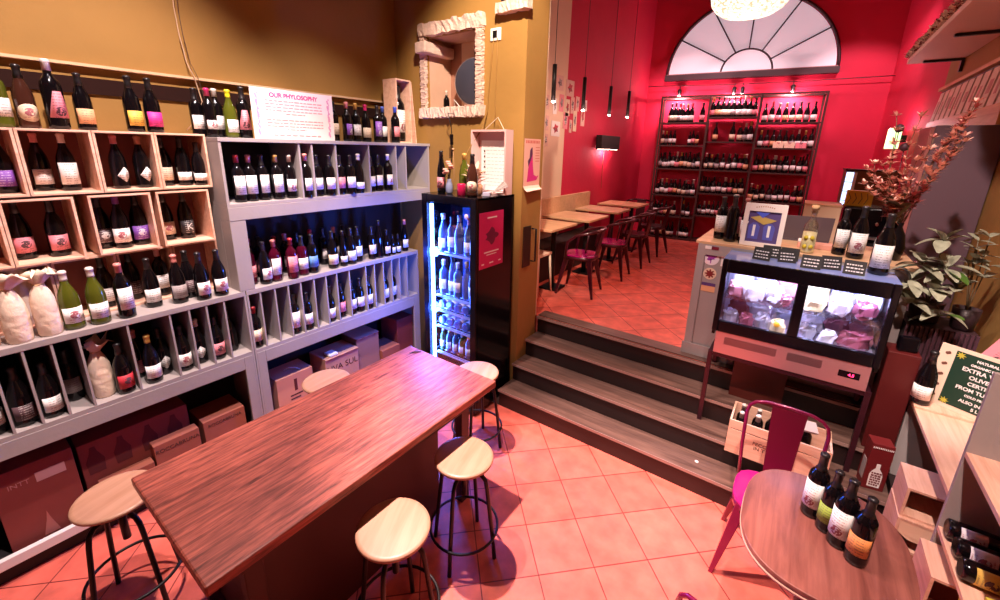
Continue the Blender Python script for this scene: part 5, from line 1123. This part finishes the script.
# tall dark cabinet
tc=empty('tall_cabinet',(.655,4.22,.652)); tag(tc,'tall dark grey cabinet standing against the right wall','cabinet')
MB().box(0,.34,0,.42,0,1.765).build('cabinet_body',DGREY,tc,bevel=.004); MB().box(-.02,-.0005,.01,.41,.02,1.755).build('cabinet_front',mat('reddish_front',(.42,.14,.13),.35),tc)
tag(MB().box(.93,.998,4.22,6.5,2.42,2.56).build('wood_beam',wood('honey_beam',(.50,.24,.07),(.74,.42,.16),1,.8,.5)),'honey coloured wooden beam fixed along the right wall under the pale boards','beam')
tag(MB().box(.955,.998,4.2,6.55,2.875,2.905).build('wall_ledge',MATS['honey_beam']),'thin honey wooden ledge above the row of crate lids on the right wall','ledge')
struct(MB().box(.9885,.9985,4.2,6.55,2.565,2.87).build('trim_14',STEPD))  # dark backing added so the gaps between the boards look shaded
BRD=mat('pale_board_face',(.80,.62,.50),.6,vary=.1,vscale=14); BRP=mat('faint_rose_print',(.60,.26,.24),.7)
for n in range(11):
    y=4.34+n*.203; r=empty('printed_board',(.952,y,2.5615),rot=(0,.10,0)); MB().box(-.012,.012,-.076,.076,0,.285).build('board',BRD,r,bevel=.002)
    MB().box(-.0135,-.0122,-.012-.02*(n%3),.012+.01*(n%4),.06+.02*(n%3),.20-.02*(n%2)).build('printed_mark',BRP,r)
    tag(r,'pale printed wooden board, %s from the near end of the row on the honey beam'%ORD[n],'board','pale printed boards lined up on the wall beam')
# overhead shelf
oh=empty('overhead_shelf',(.61,3.0,3.11)); tag(oh,'pale overhead wall shelf with black brackets at upper right','shelf')
MB().box(0,.388,0,3.15,0,.045).build('shelf_board',mat('pale_pink_board',(.78,.56,.46),.6,vary=.08),oh,bevel=.004)
for y in (.6,1.85,3.0): MB().box(.10,.386,y-.022,y+.022,-.022,-.0005).build('bracket',BLACKM,oh,bevel=.005); MB().box(.363,.386,y-.022,y+.022,-.12,-.0225).build('bracket_plate',BLACKM,oh)
rnd=random.Random(44); L1=MB()
for k in range(1700):
    y=rnd.uniform(3.02,6.12); x=.588+abs(rnd.gauss(0,.03)); a=rnd.uniform(0,6.3); el=rnd.uniform(-.3,1.2)
    leaf(L1,(x,y,3.157+abs(rnd.gauss(0,.022))),(math.cos(a)*math.cos(el),math.sin(a)*math.cos(el),abs(math.sin(el))),rnd.uniform(.02,.045),rnd.uniform(.007,.014),.0,mi=0 if rnd.random()<.72 else 1,n=3)
tag(L1.build('dried_garland',[mat('cream_petals',(.92,.82,.66),.8),mat('brown_petals',(.25,.07,.06),.8)]),'dried cream petals and twigs heaped along the overhead shelf edge','dried flowers',kind='stuff')
# ---------------------------------------------------------------- round table, chair, bottles
rt=empty('side_table',(.29,1.84,0)); tag(rt,'worn brown small rounded table at lower right','table')
pts=[]
for k in range(64):
    a=2*PI*k/64; q=2.7; c,s=math.cos(a),math.sin(a); rr=1/((abs(c)**q+abs(s)**q)**(1/q)); pts.append((.275*rr*c,.335*rr*s))
MB().prism(pts,'z',.727,.75,0,True).build('tabletop',ROUNDW,rt,bevel=.003); MB().prism([(x*1.008,y*1.008) for x,y in pts],'z',.717,.7268,0,True).build('table_edge',mat('pale_edge_band',(.45,.26,.20),.4),rt)
MB().lathe([(.03,.02),(.03,.7165)],14).build('pedestal',BLACKM,rt); MB().lathe([(.20,0),(.20,.012),(.04,.02)],30).build('base_plate',BLACKM,rt)
tolix(.135,2.32,0,.0,'magenta metal chair with tall hoop back at the small round table',MAGS,MAG,False,.43)
BT=[(.250,1.925,'white','dark bottle with white label, farthest left on the small round table'),(.298,1.868,'green','dark bottle with lime green label on the small round table'),(.335,1.815,'white','dark bottle with white label, third on the small round table'),(.385,1.765,'orange','dark bottle with orange label nearest the right on the small round table')]
for n,(x,y,c,lb) in enumerate(BT): bottle(x,y,.7506,'bord','black',c,'black',-.45,lb,'wine bottles on the small round table',1 if n in(0,2) else 0,2 if n in(0,2) else 0,(.98,.92,.98,.94)[n])
# bit of another magenta chair leg on the floor edge: chair tucked at the near side of the small table
tolix(.15,1.37,0,2.6,'second magenta metal chair mostly outside the picture at the bottom edge',MAGS,MAG,False,.30)
tag(MB().lathe([(.001,0),(.012,0),(.012,.003),(.001,.003)],10).build('floor_disc',PAPER,None,(-.28,2.745,.1633)),'tiny white scrap lying on the lowest step','scrap')
# ---------------------------------------------------------------- lights
def point(name,loc,e,c,r=.05):
    l=bpy.data.lights.new(name,'POINT'); l.energy=e; l.color=c; l.shadow_soft_size=r; o=bpy.data.objects.new(name,l); COL.objects.link(o); o.location=loc; return o
def spot(name,loc,to,e,c,ang=60,blend=.5,r=.04):
    l=bpy.data.lights.new(name,'SPOT'); l.energy=e; l.color=c; l.shadow_soft_size=r; l.spot_size=math.radians(ang); l.spot_blend=blend
    o=bpy.data.objects.new(name,l); COL.objects.link(o); o.location=loc; o.rotation_euler=(Vector(to)-Vector(loc)).to_track_quat('-Z','Y').to_euler(); return o
def area(name,loc,to,e,c,sx,sy):
    l=bpy.data.lights.new(name,'AREA'); l.energy=e; l.color=c; l.shape='RECTANGLE'; l.size=sx; l.size_y=sy
    o=bpy.data.objects.new(name,l); COL.objects.link(o); o.location=loc; o.rotation_euler=(Vector(to)-Vector(loc)).to_track_quat('-Z','Y').to_euler(); return o
WARM=(1,.78,.60); PINKW=(1,.74,.68)
spot('unseen_ceiling_spot',(-2.2,1.0,4.3),(-1.75,1.1,0),360,PINKW,75,.6,.035)
spot('unseen_ceiling_spot',(-2.2,1.6,4.3),(-.66,1.75,0),1050,(1,.68,.62),38,.6,.035)
spot('unseen_ceiling_spot',(-1.5,.5,4.5),(-3.2,.8,1.6),430,(1,.80,.76),56,.7,.05)
spot('unseen_ceiling_spot',(-1.5,1.5,4.5),(-3.1,2.1,1.6),210,(1,.82,.80),46,.7,.05)
spot('unseen_ceiling_spot',(.1,.6,4.4),(.62,2.25,.75),480,(1,.72,.64),42,.6,.04)
spot('unseen_ceiling_spot',(.1,1.6,4.5),(.8,3.5,1.7),330,(1,.80,.72),40,.6,.04)  # fill spot added to brighten the plant, no fixture here
spot('unseen_ceiling_spot',(-.9,1.2,4.4),(-2.2,2.9,2.7),560,WARM,42,.7,.05)
spot('unseen_ceiling_spot',(-1.4,1.6,4.6),(-1.2,3.1,.5),190,(1,.74,.68),42,.6,.04)
point('chandelier_light',(-.735,5.0,3.36),3,(1,.62,.48),.25)
spot('chandelier_beam',(-.735,5.0,3.40),(-1.2,3.8,0.6),85,(1,.34,.22),100,1,.2)
for u,e_ in ((.35,115),(1.25,110),(2.65,150)): spot('wall_wash_lamp',B(u,-1.55,4.6),B(u,.36,2.5),e_,(1,.60,.64),54,.55,.05)
spot('counter_fill_spot',(-.6,1.6,4.5),(.08,3.3,1.55),140,(1,.80,.76),34,.6,.05)  # added spot that brightens the counter top, without a visible fixture
for u in (.24,1.08,1.89):
    w=B(u,.14,3.13); point('cable_spot_light',w,9,(1,.55,.58),.03); spot('cable_spot_beam',B(u,.02,3.16),B(u,.36,2.7),30,(1,.55,.58),130,.8,.03)
for y,z in ((4.0,2.65),(4.71,2.625),(5.5,2.625),(6.18,2.645)): point('pendant_light',(-2.25,y,z-.03),2.5,(1,.62,.52),.015)
point('sconce_light',(-2.57,6.36,2.18),4,(1,.45,.5),.05)
point('wall_lamp_light',(.70,7.25,2.55),6,(1,.5,.56),.05)
area('fridge_light',(-2.405,2.43,1.05),(-2.2,2.5,1.05),14,(.05,.16,1.0),.03,1.3)
point('fridge_glow',(-2.44,2.31,1.35),20,(.04,.13,1.0),.05)
point('fridge_glow',(-2.44,2.31,.85),10,(.04,.13,1.0),.05)
area('case_light',(.08,3.06,1.462),(.08,3.15,1.2),6.5,(.62,.60,1.0),.8,.03)
w_=bpy.data.worlds.new('world'); S.world=w_; w_.use_nodes=True; w_.node_tree.nodes['Background'].inputs[0].default_value=(.30,.12,.10,1); w_.node_tree.nodes['Background'].inputs[1].default_value=.09
# ---------------------------------------------------------------- camera
cam=bpy.data.cameras.new('camera'); cam.sensor_width=36; cam.lens=416.24*36/1000; cam.shift_y=-(300-262.9)/1000; cam.clip_start=.05
co=bpy.data.objects.new('camera',cam); COL.objects.link(co)
R0=((0.80833639,0.58833521,0.02130642),(0.17275682,-0.20244859,-0.96393446),(-0.56280313,0.78286413,-0.26528548))
Mx=Matrix(((R0[0][0],-R0[1][0],-R0[2][0],0),(R0[0][1],-R0[1][1],-R0[2][1],0),(R0[0][2],-R0[1][2],-R0[2][2],2.2),(0,0,0,1)))
co.matrix_world=Mx; S.camera=co
S.view_settings.view_transform='Standard'; S.view_settings.look='None'; S.view_settings.gamma=1; S.view_settings.use_curve_mapping=False; S.view_settings.exposure=.7
